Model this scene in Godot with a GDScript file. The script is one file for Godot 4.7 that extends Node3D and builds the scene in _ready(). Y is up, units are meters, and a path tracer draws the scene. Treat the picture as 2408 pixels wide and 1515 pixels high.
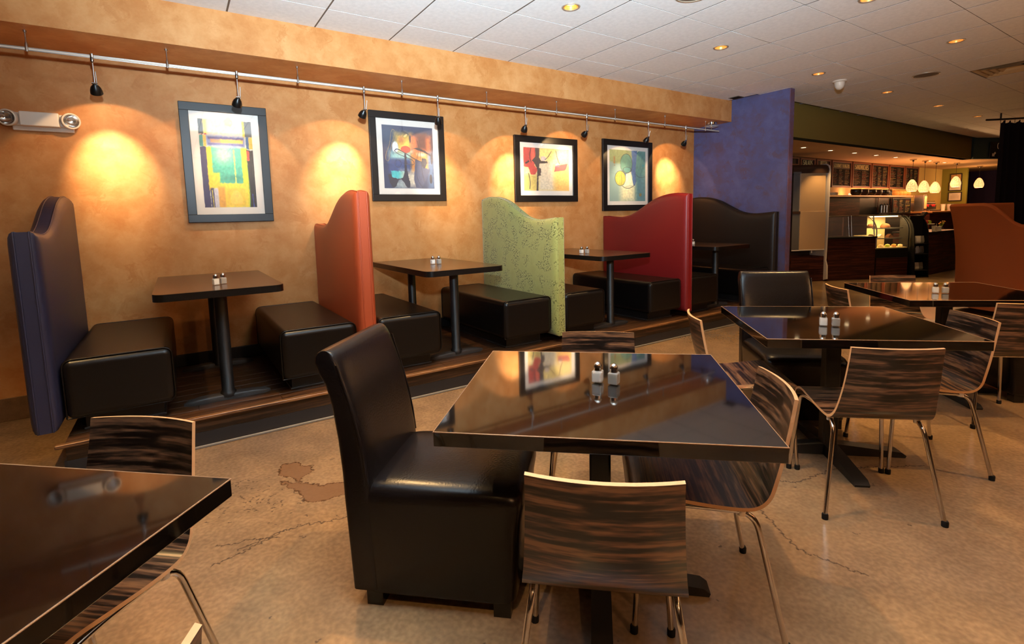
extends Node3D
# A cafe dining room: orange plaster wall with booths on a low platform, square tables in the
# room set cornerwise, a blue partition and the order counter beyond it.
# x runs along the orange wall, z out from it into the room, y up, metres.

const CEIL := 2.902
const LOWC := 2.43
const PLAT := 0.204
const BLUE_X := 6.591
# the rows of dining tables stand cornerwise: unit vectors along their sides
const SE := Vector3(0.7355, 0, 0.6775)
const SW := Vector3(-0.6775, 0, 0.7355)

var M := {}
var used := {}
var rng := RandomNumberGenerator.new()


# ------------------------------------------------------------------ mesh builder
class MB:
	var v := PackedVector3Array()
	var n := PackedVector3Array()
	var t := PackedVector2Array()
	var ix := PackedInt32Array()
	var xf := Transform3D()

	func quad(a: Vector3, b: Vector3, c: Vector3, d: Vector3, na: Vector3, nb: Vector3, nc: Vector3, nd: Vector3, ta := Vector2(0, 0), tb := Vector2(1, 0), tc := Vector2(1, 1), td := Vector2(0, 1)) -> void:
		var o := v.size()
		for p in [a, b, c, d]:
			v.append(xf * p)
		for p in [na, nb, nc, nd]:
			n.append((xf.basis * p).normalized())
		t.append(ta); t.append(tb); t.append(tc); t.append(td)
		var g := (c - a).cross(d - b)
		if g.dot(na + nb + nc + nd) > 0.0:
			ix.append_array([o, o + 2, o + 1, o, o + 3, o + 2])
		else:
			ix.append_array([o, o + 1, o + 2, o, o + 2, o + 3])

	func flat(a: Vector3, b: Vector3, c: Vector3, d: Vector3, nn: Vector3) -> void:
		quad(a, b, c, d, nn, nn, nn, nn)

	func tri(a: Vector3, b: Vector3, c: Vector3, nn: Vector3) -> void:
		var o := v.size()
		for p in [a, b, c]:
			v.append(xf * p)
			n.append((xf.basis * nn).normalized())
			t.append(Vector2(p.x, p.z))
		if (b - a).cross(c - a).dot(nn) > 0.0:
			ix.append_array([o, o + 2, o + 1])
		else:
			ix.append_array([o, o + 1, o + 2])

	func box(c: Vector3, s: Vector3) -> MB:
		var h := s * 0.5
		for ax in 3:
			for sg in [-1.0, 1.0]:
				var nn := Vector3.ZERO
				nn[ax] = sg
				var e1 := Vector3.ZERO
				var e2 := Vector3.ZERO
				e1[(ax + 1) % 3] = h[(ax + 1) % 3]
				e2[(ax + 2) % 3] = h[(ax + 2) % 3]
				var m := c + nn * h[ax]
				flat(m - e1 - e2, m + e1 - e2, m + e1 + e2, m - e1 + e2, nn)
		return self

	# box with rounded edges
	func rbox(c: Vector3, s: Vector3, r: float, seg := 2) -> MB:
		var h := s * 0.5
		r = minf(r, minf(h.x, minf(h.y, h.z)) * 0.999)
		var inn := h - Vector3(r, r, r)
		for ax in 3:
			var b := (ax + 1) % 3
			var d := (ax + 2) % 3
			var lb := _rl(h[b], r, seg)
			var ld := _rl(h[d], r, seg)
			for sg in [-1.0, 1.0]:
				var P := []
				var N := []
				for i in lb.size():
					for j in ld.size():
						var q := Vector3.ZERO
						q[ax] = sg * h[ax]
						q[b] = lb[i]
						q[d] = ld[j]
						var k := q.clamp(-inn, inn)
						var nn := (q - k).normalized()
						P.append(c + k + nn * r)
						N.append(nn)
				var w := ld.size()
				for i in lb.size() - 1:
					for j in w - 1:
						var e := i * w + j
						quad(P[e], P[e + w], P[e + w + 1], P[e + 1], N[e], N[e + w], N[e + w + 1], N[e + 1])
		return self

	func _rl(h: float, r: float, seg: int) -> Array:
		var o := []
		for k in seg + 1:
			o.append(-h + r - r * tan(PI / 4 * (1.0 - float(k) / seg)))
		for k in seg + 1:
			o.append(h - r + r * tan(PI / 4 * float(k) / seg))
		return o

	# surface of revolution about y at c; prof: (radius, height) from one end to the other
	func lathe(c: Vector3, prof: Array, seg := 20, side := 1.0, xs := 1.0) -> MB:
		var m := prof.size()
		var sn := []
		for i in m - 1:
			var d: Vector2 = prof[i + 1] - prof[i]
			sn.append(Vector2(d.y, -d.x).normalized() * side)
		for i in m - 1:
			var n0: Vector2 = sn[i]
			var n1: Vector2 = sn[i]
			if i > 0 and sn[i - 1].dot(sn[i]) > 0.7:
				n0 = (sn[i - 1] + sn[i]).normalized()
			if i < m - 2 and sn[i + 1].dot(sn[i]) > 0.7:
				n1 = (sn[i + 1] + sn[i]).normalized()
			for k in seg:
				var a0 := TAU * k / seg
				var a1 := TAU * (k + 1) / seg
				var d0 := Vector3(cos(a0) * xs, 0, sin(a0))
				var d1 := Vector3(cos(a1) * xs, 0, sin(a1))
				var p: Vector2 = prof[i]
				var q: Vector2 = prof[i + 1]
				quad(c + d0 * p.x + Vector3.UP * p.y, c + d1 * p.x + Vector3.UP * p.y, c + d1 * q.x + Vector3.UP * q.y, c + d0 * q.x + Vector3.UP * q.y,
					d0 * n0.x + Vector3.UP * n0.y, d1 * n0.x + Vector3.UP * n0.y, d1 * n1.x + Vector3.UP * n1.y, d0 * n1.x + Vector3.UP * n1.y,
					Vector2(float(k) / seg, float(i) / m), Vector2(float(k + 1) / seg, float(i) / m), Vector2(float(k + 1) / seg, float(i + 1) / m), Vector2(float(k) / seg, float(i + 1) / m))
		return self

	func cyl(a: Vector3, b: Vector3, r: float, seg := 14, r2 := -1.0) -> MB:
		var keep := xf
		var d := b - a
		var y := d.normalized()
		var x := y.cross(Vector3(0.31, 0.2, 0.93)).normalized()
		xf = xf * Transform3D(Basis(x, y, x.cross(y)), a)
		var rr := r if r2 < 0.0 else r2
		lathe(Vector3.ZERO, [Vector2(0, 0), Vector2(r, 0), Vector2(rr, d.length()), Vector2(0, d.length())], seg)
		xf = keep
		return self

	# round tube along a path
	func tube(path: Array, r: float, seg := 10, closed := false) -> MB:
		var m := path.size()
		var rings := []
		var up := Vector3(0.37, 0.61, 0.7)
		for i in m:
			var d: Vector3
			if closed:
				d = path[(i + 1) % m] - path[(i - 1 + m) % m]
			else:
				d = path[mini(i + 1, m - 1)] - path[maxi(i - 1, 0)]
			d = d.normalized()
			var x := (up - d * up.dot(d)).normalized()
			up = x
			var y := d.cross(x)
			var ring := []
			for k in seg:
				ring.append(x * cos(TAU * k / seg) + y * sin(TAU * k / seg))
			rings.append(ring)
		for i in (m if closed else m - 1):
			var j := (i + 1) % m
			for k in seg:
				var l := (k + 1) % seg
				quad(path[i] + rings[i][k] * r, path[i] + rings[i][l] * r, path[j] + rings[j][l] * r, path[j] + rings[j][k] * r, rings[i][k], rings[i][l], rings[j][l], rings[j][k])
		if not closed:
			for e in [0, m - 1]:
				var nn: Vector3 = (path[0] - path[1]).normalized() if e == 0 else (path[m - 1] - path[m - 2]).normalized()
				for k in seg:
					tri(path[e], path[e] + rings[e][k] * r, path[e] + rings[e][(k + 1) % seg] * r, nn)
		return self

	# smooth sheet through a table of points rows x columns
	func sheet(P: Array, side := 1.0, wrap := false) -> MB:
		var a := P.size()
		var b: int = P[0].size()
		var N := []
		for i in a:
			var row := []
			for j in b:
				var du: Vector3 = P[mini(i + 1, a - 1)][j] - P[maxi(i - 1, 0)][j]
				var dv: Vector3
				if wrap:
					dv = P[i][(j + 1) % b] - P[i][(j - 1 + b) % b]
				else:
					dv = P[i][mini(j + 1, b - 1)] - P[i][maxi(j - 1, 0)]
				var nn := du.cross(dv)
				row.append((nn.normalized() if nn.length() > 1e-12 else Vector3.UP) * side)
			N.append(row)
		for i in a - 1:
			for j in (b if wrap else b - 1):
				var k := (j + 1) % b
				quad(P[i][j], P[i + 1][j], P[i + 1][k], P[i][k], N[i][j], N[i + 1][j], N[i + 1][k], N[i][k],
					Vector2(float(j) / (b - 1), float(i) / (a - 1)), Vector2(float(j) / (b - 1), float(i + 1) / (a - 1)), Vector2(float(j + 1) / (b - 1), float(i + 1) / (a - 1)), Vector2(float(j + 1) / (b - 1), float(i) / (a - 1)))
		return self

	# upholstered block: rounded-rectangle rings stacked up; sec: [y, x, z, half width, half depth, squareness]
	func loft(sec: Array, seg := 40) -> MB:
		var P := []
		for s in sec:
			var ring := []
			var e: float = 2.0 / s[5]
			for k in seg:
				var a := TAU * (k + 0.5) / seg
				var ca := cos(a)
				var sa := sin(a)
				ring.append(Vector3(s[1] + s[3] * signf(ca) * pow(absf(ca), e), s[0], s[2] + s[4] * signf(sa) * pow(absf(sa), e)))
			P.append(ring)
		sheet(P, 1.0, true)
		for e in [0, sec.size() - 1]:
			var s: Array = sec[e]
			for k in seg:
				tri(Vector3(s[1], s[0], s[2]), P[e][k], P[e][(k + 1) % seg], Vector3.DOWN if e == 0 else Vector3.UP)
		return self

	# flat outline (x, y) given thickness along z, sides smoothed where they bend little
	func plate(poly: PackedVector2Array, z0: float, z1: float) -> MB:
		var tr := Geometry2D.triangulate_polygon(poly)
		for i in range(0, tr.size(), 3):
			for zz in [z0, z1]:
				tri(Vector3(poly[tr[i]].x, poly[tr[i]].y, zz), Vector3(poly[tr[i + 1]].x, poly[tr[i + 1]].y, zz), Vector3(poly[tr[i + 2]].x, poly[tr[i + 2]].y, zz), Vector3(0, 0, signf(zz - (z0 + z1) * 0.5)))
		var m := poly.size()
		var cw := -1.0 if Geometry2D.is_polygon_clockwise(poly) else 1.0
		var sn := []
		for i in m:
			var d := poly[(i + 1) % m] - poly[i]
			sn.append(Vector2(d.y, -d.x).normalized() * cw)
		for i in m:
			var j := (i + 1) % m
			var na: Vector2 = sn[i]
			var nb: Vector2 = sn[i]
			if sn[(i - 1 + m) % m].dot(sn[i]) > 0.75:
				na = (sn[(i - 1 + m) % m] + sn[i]).normalized()
			if sn[j].dot(sn[i]) > 0.75:
				nb = (sn[j] + sn[i]).normalized()
			var A := Vector3(na.x, na.y, 0)
			var B := Vector3(nb.x, nb.y, 0)
			quad(Vector3(poly[i].x, poly[i].y, z0), Vector3(poly[j].x, poly[j].y, z0), Vector3(poly[j].x, poly[j].y, z1), Vector3(poly[i].x, poly[i].y, z1), A, B, B, A)
		return self

	func mesh() -> ArrayMesh:
		var arr := []
		arr.resize(Mesh.ARRAY_MAX)
		arr[Mesh.ARRAY_VERTEX] = v
		arr[Mesh.ARRAY_NORMAL] = n
		arr[Mesh.ARRAY_TEX_UV] = t
		arr[Mesh.ARRAY_INDEX] = ix
		var m := ArrayMesh.new()
		m.add_surface_from_arrays(Mesh.PRIMITIVE_TRIANGLES, arr)
		return m


func spline(pts: Array, per := 6) -> Array:
	var o := []
	var m := pts.size()
	for i in m - 1:
		var a = pts[maxi(i - 1, 0)]
		var b = pts[i]
		var c = pts[i + 1]
		var d = pts[mini(i + 2, m - 1)]
		for k in per:
			var t := float(k) / per
			o.append(0.5 * ((2.0 * b) + (c - a) * t + (2.0 * a - 5.0 * b + 4.0 * c - d) * t * t + (3.0 * b - a - 3.0 * c + d) * t * t * t))
	o.append(pts[m - 1])
	return o


# path with its corners rounded
func rounded(pts: Array, r: float, seg := 5) -> Array:
	var o := [pts[0]]
	for i in range(1, pts.size() - 1):
		var p: Vector3 = pts[i]
		var a: Vector3 = pts[i - 1] - p
		var b: Vector3 = pts[i + 1] - p
		var l := minf(r, minf(a.length(), b.length()) * 0.49)
		var pa := p + a.normalized() * l
		var pb := p + b.normalized() * l
		for k in seg + 1:
			var t := float(k) / seg
			o.append(pa.lerp(p, t).lerp(p.lerp(pb, t), t))
	o.append(pts[pts.size() - 1])
	return o


# ------------------------------------------------------------------ scene tree helpers
func numbered(called: String) -> String:
	var k: int = used.get(called, -1) + 1
	used[called] = k
	return called if k == 0 else "%s_%03d" % [called, k]


func obj(called: String, mb, mat: Material, parent: Node = null, at := Vector3.ZERO) -> MeshInstance3D:
	var o := MeshInstance3D.new()
	o.mesh = mb.mesh() if mb is MB else mb
	o.material_override = mat
	o.position = at
	if parent == null:
		o.name = numbered(called)
		add_child(o)
	else:
		o.name = called
		parent.add_child(o, true)
	return o


func thing(called: String, label: String, category: String, at := Vector3.ZERO, turn := 0.0, group := "") -> Node3D:
	var o := Node3D.new()
	o.name = numbered(called)
	add_child(o)
	o.position = at
	o.rotation.y = turn
	return tag(o, label, category, group)


func tag(o: Node3D, label: String, category: String, group := "") -> Node3D:
	o.set_meta("label", label)
	o.set_meta("category", category)
	if group != "":
		o.set_meta("group", group)
	return o


func setting(called: String, label: String, category := "structure") -> Node3D:
	var o := thing(called, label, category)
	o.set_meta("kind", "structure")
	return o


func copy(src: Node3D, called: String, label: String, at: Vector3, turn: float) -> Node3D:
	var o: Node3D = src.duplicate()
	o.name = numbered(called)
	add_child(o)
	o.position = at
	o.rotation.y = turn
	o.set_meta("label", label)
	return o


func facing(d: Vector3) -> float:
	return atan2(d.x, d.z)


# ------------------------------------------------------------------ materials
func noise(freq: float, oct := 4, sd := 1, warp := 0.0) -> FastNoiseLite:
	var f := FastNoiseLite.new()
	f.noise_type = FastNoiseLite.TYPE_SIMPLEX_SMOOTH
	f.frequency = freq
	f.fractal_octaves = oct
	f.seed = sd
	if warp > 0.0:
		f.domain_warp_enabled = true
		f.domain_warp_amplitude = warp
		f.domain_warp_frequency = freq * 1.3
	return f


func gray(f: FastNoiseLite, w: int, h: int) -> PackedByteArray:
	var im := f.get_seamless_image(w, h, false, false, 0.15)
	im.convert(Image.FORMAT_L8)
	return im.get_data()


func tex(w: int, h: int, data: PackedByteArray) -> ImageTexture:
	return ImageTexture.create_from_image(Image.create_from_data(w, h, false, Image.FORMAT_RGB8, data))


# hand-trowelled plaster: broad clouds, finer trowel marks and rubbed patches of a second tone
func plaster(base: Color, light: Color, dark: Color, sd: int, patchy: float, edge := 0.5) -> ImageTexture:
	var S := 768
	var a := gray(noise(0.006, 4, sd, 60.0), S, S)
	var b := gray(noise(0.022, 4, sd + 7, 30.0), S, S)
	var c := gray(noise(0.012, 5, sd + 19, 90.0), S, S)
	var f := gray(noise(0.12, 2, sd + 31), S, S)
	var out := PackedByteArray()
	out.resize(S * S * 3)
	for i in S * S:
		var k := (a[i] - 128) / 128.0 * 0.5 + (b[i] - 128) / 128.0 * 0.55 + (f[i] - 128) / 128.0 * 0.14
		var col := base.lerp(light, clampf(k * 1.0, 0.0, 1.0)) if k > 0.0 else base.lerp(dark, clampf(-k * 0.75, 0.0, 1.0))
		var p := clampf((c[i] / 255.0 - edge - 0.06) * 7.0, 0.0, 1.0) * clampf((b[i] / 255.0 - 0.34) * 5.0, 0.0, 1.0)
		col = col.lerp(dark, p * patchy)
		out[i * 3] = col.r8
		out[i * 3 + 1] = col.g8
		out[i * 3 + 2] = col.b8
	return tex(S, S, out)


func mottle(base: Color, amount: float, freq: float, sd: int, S := 256, spots := 0.0) -> ImageTexture:
	var a := gray(noise(freq, 4, sd), S, S)
	var b := gray(noise(0.35, 1, sd + 3), S, S)
	var out := PackedByteArray()
	out.resize(S * S * 3)
	for i in S * S:
		var k := 1.0 + (a[i] - 128) / 128.0 * amount + (b[i] - 128) / 128.0 * amount * 0.5
		if spots > 0.0 and b[i] > 205:
			k -= spots
		out[i * 3] = int(clampf(base.r * k, 0, 1) * 255)
		out[i * 3 + 1] = int(clampf(base.g * k, 0, 1) * 255)
		out[i * 3 + 2] = int(clampf(base.b * k, 0, 1) * 255)
	return tex(S, S, out)


# streaked wood; streaks run along u (the texture's width)
func wood(dark: Color, mid: Color, light: Color, sd: int, rows: float, W := 512, H := 512) -> ImageTexture:
	# long narrow streaks: noise drawn on few columns, then stretched along the grain
	var layers := []
	for q in [[10, rows * 0.55, sd], [14, rows * 1.7, sd + 5], [40, rows * 4.0, sd + 9]]:
		var im := noise(q[1] / H, 3, q[2]).get_seamless_image(q[0], H, false, false, 0.2)
		im.convert(Image.FORMAT_L8)
		im.resize(W, H, Image.INTERPOLATE_CUBIC)
		layers.append(im.get_data())
	var a: PackedByteArray = layers[0]
	var b: PackedByteArray = layers[1]
	var c: PackedByteArray = layers[2]
	var out := PackedByteArray()
	out.resize(W * H * 3)
	for i in W * H:
		var k := clampf(0.5 + (a[i] - 128) * 0.0046 + (b[i] - 128) * 0.0075 + (c[i] - 128) * 0.0034, 0.0, 1.0)
		var col := dark.lerp(mid, k * 2.0) if k < 0.5 else mid.lerp(light, (k - 0.5) * 2.0)
		out[i * 3] = col.r8
		out[i * 3 + 1] = col.g8
		out[i * 3 + 2] = col.b8
	return tex(W, H, out)


func bump(freq: float, sd: int, oct := 3, S := 256) -> ImageTexture:
	var im := noise(freq, oct, sd).get_seamless_image(S, S, false, false, 0.15)
	return ImageTexture.create_from_image(im)


func mat(called: String, col: Color, rough := 0.5, spec := 0.5, metal := 0.0) -> StandardMaterial3D:
	var m := StandardMaterial3D.new()
	m.resource_name = called
	m.albedo_color = col
	m.roughness = rough
	m.metallic_specular = spec
	m.metallic = metal
	M[called] = m
	return m


func tri_tex(m: StandardMaterial3D, t: Texture2D, per_metre: float, world := true) -> StandardMaterial3D:
	m.albedo_texture = t
	m.albedo_color = Color.WHITE
	m.uv1_triplanar = true
	m.uv1_world_triplanar = world
	m.uv1_triplanar_sharpness = 8.0
	m.uv1_scale = Vector3.ONE * per_metre
	return m


func relief(m: StandardMaterial3D, t: Texture2D, cm: float) -> void:
	m.heightmap_enabled = true
	m.heightmap_texture = t
	m.heightmap_scale = cm


func c8(r: int, g: int, b: int) -> Color:
	return Color8(r, g, b)


func glow(called: String, col: Color, energy: float) -> StandardMaterial3D:
	var m := mat(called, col, 0.6)
	m.emission_enabled = true
	m.emission = col
	m.emission_energy_multiplier = energy
	return m


func glass(called: String, col: Color, alpha: float, rough := 0.0) -> StandardMaterial3D:
	var m := mat(called, Color(col.r, col.g, col.b, alpha), rough, 0.5)
	m.transparency = BaseMaterial3D.TRANSPARENCY_ALPHA
	return m


func materials() -> void:
	var o := tri_tex(mat("orange_plaster", Color.WHITE, 0.5, 0.35), plaster(c8(200, 138, 80), c8(216, 160, 104), c8(174, 104, 48), 3, 0.42, 0.53), 0.36)
	relief(o, bump(0.03, 5), 0.12)
	var b := tri_tex(mat("blue_plaster", Color.WHITE, 0.6, 0.3), plaster(c8(92, 92, 134), c8(106, 106, 148), c8(102, 78, 88), 23, 0.6, 0.53), 0.4)
	relief(b, bump(0.03, 6), 0.2)
	tri_tex(mat("blue_edge", Color.WHITE, 0.55, 0.3), plaster(c8(104, 82, 108), c8(112, 100, 140), c8(120, 74, 66), 41, 0.6, 0.5), 0.9)
	tri_tex(mat("ceiling_tile", Color.WHITE, 0.95, 0.2), mottle(c8(245, 245, 242), 0.025, 0.05, 9, 256, 0.05), 1.6)
	mat("grid_bar", c8(112, 102, 92), 0.7, 0.3)
	mat("olive_paint", c8(128, 108, 52), 0.8, 0.3)
	mat("cream_paint", c8(222, 196, 120), 0.8, 0.3)
	mat("green_paint", c8(140, 136, 60), 0.8, 0.3)
	mat("purple_paint", c8(66, 52, 84), 0.8, 0.3)
	mat("teal_paint", c8(70, 84, 78), 0.8, 0.3)
	mat("tan_paint", c8(196, 160, 112), 0.85, 0.3)
	mat("umber_paint", c8(70, 54, 44), 0.85, 0.3)
	mat("leather_black", c8(16, 13, 12), 0.3, 0.4)
	relief(M.leather_black, bump(0.25, 71, 2), 0.03)
	M.leather_black.uv1_triplanar = true
	M.leather_black.uv1_scale = Vector3.ONE * 3.0
	mat("leather_brown", c8(18, 13, 13), 0.27, 0.4)
	relief(M.leather_brown, bump(0.2, 72, 3), 0.04)
	M.leather_brown.uv1_triplanar = true
	M.leather_brown.uv1_scale = Vector3.ONE * 2.0
	mat("vinyl_blue", c8(36, 36, 56), 0.42, 0.5)
	mat("vinyl_orange", c8(160, 70, 38), 0.42, 0.5)
	mat("vinyl_red", c8(116, 20, 23), 0.42, 0.5)
	mat("vinyl_dark", c8(34, 26, 20), 0.4, 0.45)
	for k in ["blue", "orange", "red", "dark"]:
		relief(M["vinyl_" + k], bump(0.3, 74, 2), 0.02)
		M["vinyl_" + k].uv1_triplanar = true
		M["vinyl_" + k].uv1_scale = Vector3.ONE * 3.0
	var vel := tri_tex(mat("velvet_green", Color.WHITE, 0.75, 0.3), velvet(), 0.9)
	vel.rim_enabled = true
	vel.rim = 0.6
	vel.rim_tint = 0.6
	mat("fabric_orange", c8(156, 84, 46), 0.9, 0.2)
	mat("fabric_olive", c8(138, 122, 30), 0.9, 0.2)
	mat("curtain_cloth", c8(26, 20, 30), 0.85, 0.3)
	var tt := tri_tex(mat("table_black", Color.WHITE, 0.06, 0.5), mottle(c8(13, 9, 7), 0.12, 0.04, 51), 1.4)
	tt.clearcoat_enabled = true
	tt.clearcoat = 0.8
	tt.clearcoat_roughness = 0.04
	mat("laminate_brown", c8(72, 50, 34), 0.2, 0.5)
	tri_tex(M.laminate_brown, mottle(c8(66, 45, 31), 0.08, 0.06, 55), 1.5)
	mat("edge_black", c8(16, 13, 12), 0.25, 0.5)
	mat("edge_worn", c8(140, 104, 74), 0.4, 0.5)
	mat("iron_black", c8(22, 20, 19), 0.45, 0.5)
	mat("iron_grey", c8(50, 47, 45), 0.5, 0.5)
	mat("chrome", c8(205, 200, 194), 0.12, 0.5, 1.0)
	mat("brushed_steel", c8(190, 184, 176), 0.3, 0.5, 1.0)
	mat("rubber", c8(14, 13, 13), 0.7, 0.3)
	mat("ply_edge", c8(196, 150, 106), 0.5, 0.4)
	var ve := mat("veneer", Color.WHITE, 0.28, 0.5)
	ve.albedo_texture = wood(c8(18, 12, 10), c8(68, 46, 33), c8(116, 82, 56), 4, 30.0, 256, 1024)
	tri_tex(mat("platform_wood", Color.WHITE, 0.32, 0.5), wood(c8(34, 21, 13), c8(58, 37, 23), c8(78, 52, 32), 8, 30.0), 1.0)
	tri_tex(mat("nosing_wood", Color.WHITE, 0.35, 0.5), wood(c8(60, 38, 22), c8(92, 60, 35), c8(130, 90, 54), 9, 20.0), 1.2)
	mat("vinyl_base", c8(46, 42, 40), 0.45, 0.4)
	mat("base_trim", c8(120, 114, 106), 0.4, 0.5)
	mat("black_base", c8(20, 18, 20), 0.4, 0.5)
	tri_tex(mat("base_tile", Color.WHITE, 0.5, 0.4), mottle(c8(112, 84, 58), 0.12, 0.03, 61), 1.2)
	mat("grout", c8(92, 78, 62), 0.9, 0.2)
	mat("white_plastic", c8(226, 214, 198), 0.4, 0.5)
	mat("frame_black", c8(24, 20, 18), 0.38, 0.5)
	mat("mat_board", c8(232, 222, 210), 0.9, 0.2)
	glass("pane", Color.WHITE, 0.04)
	glass("case_glass", Color.WHITE, 0.06)
	glass("shaker_glass", c8(235, 238, 236), 0.3, 0.04)
	mat("salt", c8(240, 236, 228), 0.9, 0.2)
	mat("pepper", c8(120, 104, 84), 0.9, 0.2)
	mat("shade_black", c8(14, 13, 12), 0.32, 0.5)
	glow("spot_bulb", c8(255, 214, 150), 6.0)
	glow("downlight_bulb", c8(255, 222, 168), 5.0)
	glow("added_ledge_bulb", c8(255, 170, 130), 2.0)
	mat("downlight_cone", c8(226, 170, 96), 0.35, 0.5, 0.6)
	mat("trim_ring", c8(176, 160, 138), 0.4, 0.5, 0.3)
	mat("speaker_grille", c8(120, 108, 94), 0.8, 0.3)
	mat("vent_paint", c8(214, 186, 140), 0.6, 0.4)
	mat("vent_dark", c8(40, 32, 26), 0.8, 0.2)
	var eg := glow("egg_shade", c8(255, 170, 108), 1.8)
	eg.emission_texture = mottle(c8(250, 170, 104), 0.5, 0.06, 81)
	eg.emission = Color.BLACK
	eg.emission_operator = BaseMaterial3D.EMISSION_OP_ADD
	eg.albedo_color = c8(240, 170, 140)
	mat("mahogany", c8(58, 24, 16), 0.4, 0.5)
	M.mahogany.roughness = 0.6
	M.mahogany.metallic_specular = 0.3
	tri_tex(M.mahogany, wood(c8(44, 18, 12), c8(60, 26, 17), c8(76, 35, 22), 12, 18.0, 256, 256), 0.8)
	mat("counter_wood", c8(150, 104, 58), 0.4, 0.5)
	mat("black_panel", c8(20, 18, 17), 0.4, 0.4)
	mat("board_frame", c8(120, 66, 36), 0.5, 0.4)
	mat("chalk", c8(214, 200, 140), 0.9, 0.2)
	mat("shade_cloth", c8(186, 152, 112), 0.85, 0.3)
	mat("cooler_white", c8(206, 196, 186), 0.4, 0.5)
	mat("cooler_brown", c8(60, 40, 30), 0.5, 0.4)
	mat("ceramic_dark", c8(28, 24, 22), 0.25, 0.5)
	mat("paper_white", c8(232, 222, 204), 0.7, 0.3)
	mat("paper_tan", c8(190, 150, 96), 0.8, 0.3)
	mat("cake_brown", c8(92, 52, 26), 0.8, 0.3)
	mat("bun", c8(206, 150, 82), 0.7, 0.3)
	mat("lime", c8(160, 178, 60), 0.6, 0.4)
	mat("cream", c8(244, 224, 180), 0.7, 0.3)
	mat("fruit_red", c8(160, 40, 28), 0.4, 0.4)
	mat("fruit_orange", c8(226, 140, 60), 0.5, 0.4)
	mat("indicator_red", c8(190, 40, 40), 0.4, 0.4)
	mat("case_back", c8(214, 190, 140), 0.5, 0.4)
	glow("case_lamp", c8(255, 226, 160), 5.0)
	glass("plastic_bag", c8(220, 214, 206), 0.35, 0.2)


# crushed velvet: dull olive with rubbed darker flecks
func velvet() -> ImageTexture:
	var S := 512
	var a := gray(noise(0.012, 3, 301, 20.0), S, S)
	var b := gray(noise(0.11, 4, 307), S, S)
	var out := PackedByteArray()
	out.resize(S * S * 3)
	for i in S * S:
		var col := c8(140, 142, 76).lerp(c8(158, 160, 96), clampf(a[i] / 255.0, 0, 1))
		var k := clampf((b[i] / 255.0 - 0.56) * 12.0, 0.0, 1.0) * clampf((a[i] / 255.0 - 0.4) * 5.0, 0.0, 1.0)
		col = col.lerp(c8(70, 72, 34), k * 0.85)
		out[i * 3] = col.r8
		out[i * 3 + 1] = col.g8
		out[i * 3 + 2] = col.b8
	return tex(S, S, out)


# polished concrete over a 10.24 x 5.12 m field (x from -1.5, z from 1.0), with its stains and cracks
func floor_texture() -> Array:
	var W := 2048
	var H := 1024
	var a := gray(noise(0.004, 5, 401, 60.0), W, H)
	var b := gray(noise(0.02, 4, 407), W, H)
	var c := gray(noise(0.2, 3, 411), W, H)
	var out := PackedByteArray()
	out.resize(W * H * 3)
	for i in W * H:
		var k := 1.0 + (a[i] - 128) * 0.0011 + (b[i] - 128) * 0.0007 + (c[i] - 128) * 0.001
		var w := (a[i] - 128) * 0.0005
		out[i * 3] = int(clampf(124.0 * (k + w * 0.3), 0, 255))
		out[i * 3 + 1] = int(clampf(101.0 * k, 0, 255))
		out[i * 3 + 2] = int(clampf(77.0 * (k - w), 0, 255))
	var im := Image.create_from_data(W, H, false, Image.FORMAT_RGB8, out)
	var clean := ImageTexture.create_from_image(im.duplicate())
	# dried coffee-coloured spills with a darker rim
	spill(im, PackedVector2Array([Vector2(.361, 1.97), Vector2(.385, 1.925), Vector2(.462, 1.925), Vector2(.49, 2.0), Vector2(.53, 2.03), Vector2(.514, 2.11), Vector2(.47, 2.13), Vector2(.437, 2.19), Vector2(.41, 2.12), Vector2(.362, 2.05)]))
	spill(im, PackedVector2Array([Vector2(.34, 2.095), Vector2(.40, 2.17), Vector2(.47, 2.22), Vector2(.53, 2.29), Vector2(.60, 2.31), Vector2(.66, 2.36), Vector2(.66, 2.47), Vector2(.58, 2.45), Vector2(.5, 2.45), Vector2(.425, 2.41), Vector2(.40, 2.27), Vector2(.37, 2.2)]))
	var ink := c8(70, 58, 48)
	for s in [[Vector2(.036, 2.546), Vector2(.162, 2.583), Vector2(.273, 2.634)], [Vector2(.0, 2.68), Vector2(.172, 2.643), Vector2(.28, 2.60), Vector2(.384, 2.605), Vector2(.46, 2.64), Vector2(.56, 2.655), Vector2(.7, 2.74)], [Vector2(.30, 2.6), Vector2(.2, 2.61), Vector2(.1, 2.63)], [Vector2(1.8, 3.45), Vector2(2.13, 3.73), Vector2(1.99, 3.97), Vector2(2.05, 4.2)], [Vector2(2.1, 3.4), Vector2(2.245, 3.437), Vector2(2.5, 3.7), Vector2(2.8, 3.75), Vector2(3.2, 4.0)], [Vector2(3.0, 2.1), Vector2(3.4, 2.3), Vector2(3.7, 2.2), Vector2(4.3, 2.5)]]:
		crack(im, s, ink)
	rng.seed = 77
	for g in [[Vector2(.17, 2.03), .06, 26], [Vector2(.25, 2.25), .05, 22], [Vector2(.09, 2.27), .06, 18], [Vector2(.3, 2.36), .06, 14], [Vector2(.3, 2.1), .4, 24], [Vector2(2.4, 4.05), .5, 14], [Vector2(1.6, 2.4), .6, 12], [Vector2(.5, 3.0), .5, 18]]:
		for k in g[2]:
			var p: Vector2 = g[0] + Vector2(rng.randfn(0, g[1]), rng.randfn(0, g[1]))
			crack(im, [p, p + Vector2(rng.randf_range(-.012, .02), rng.randf_range(-.01, .02))], ink, 0.8)
	return [ImageTexture.create_from_image(im), clean]


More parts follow.
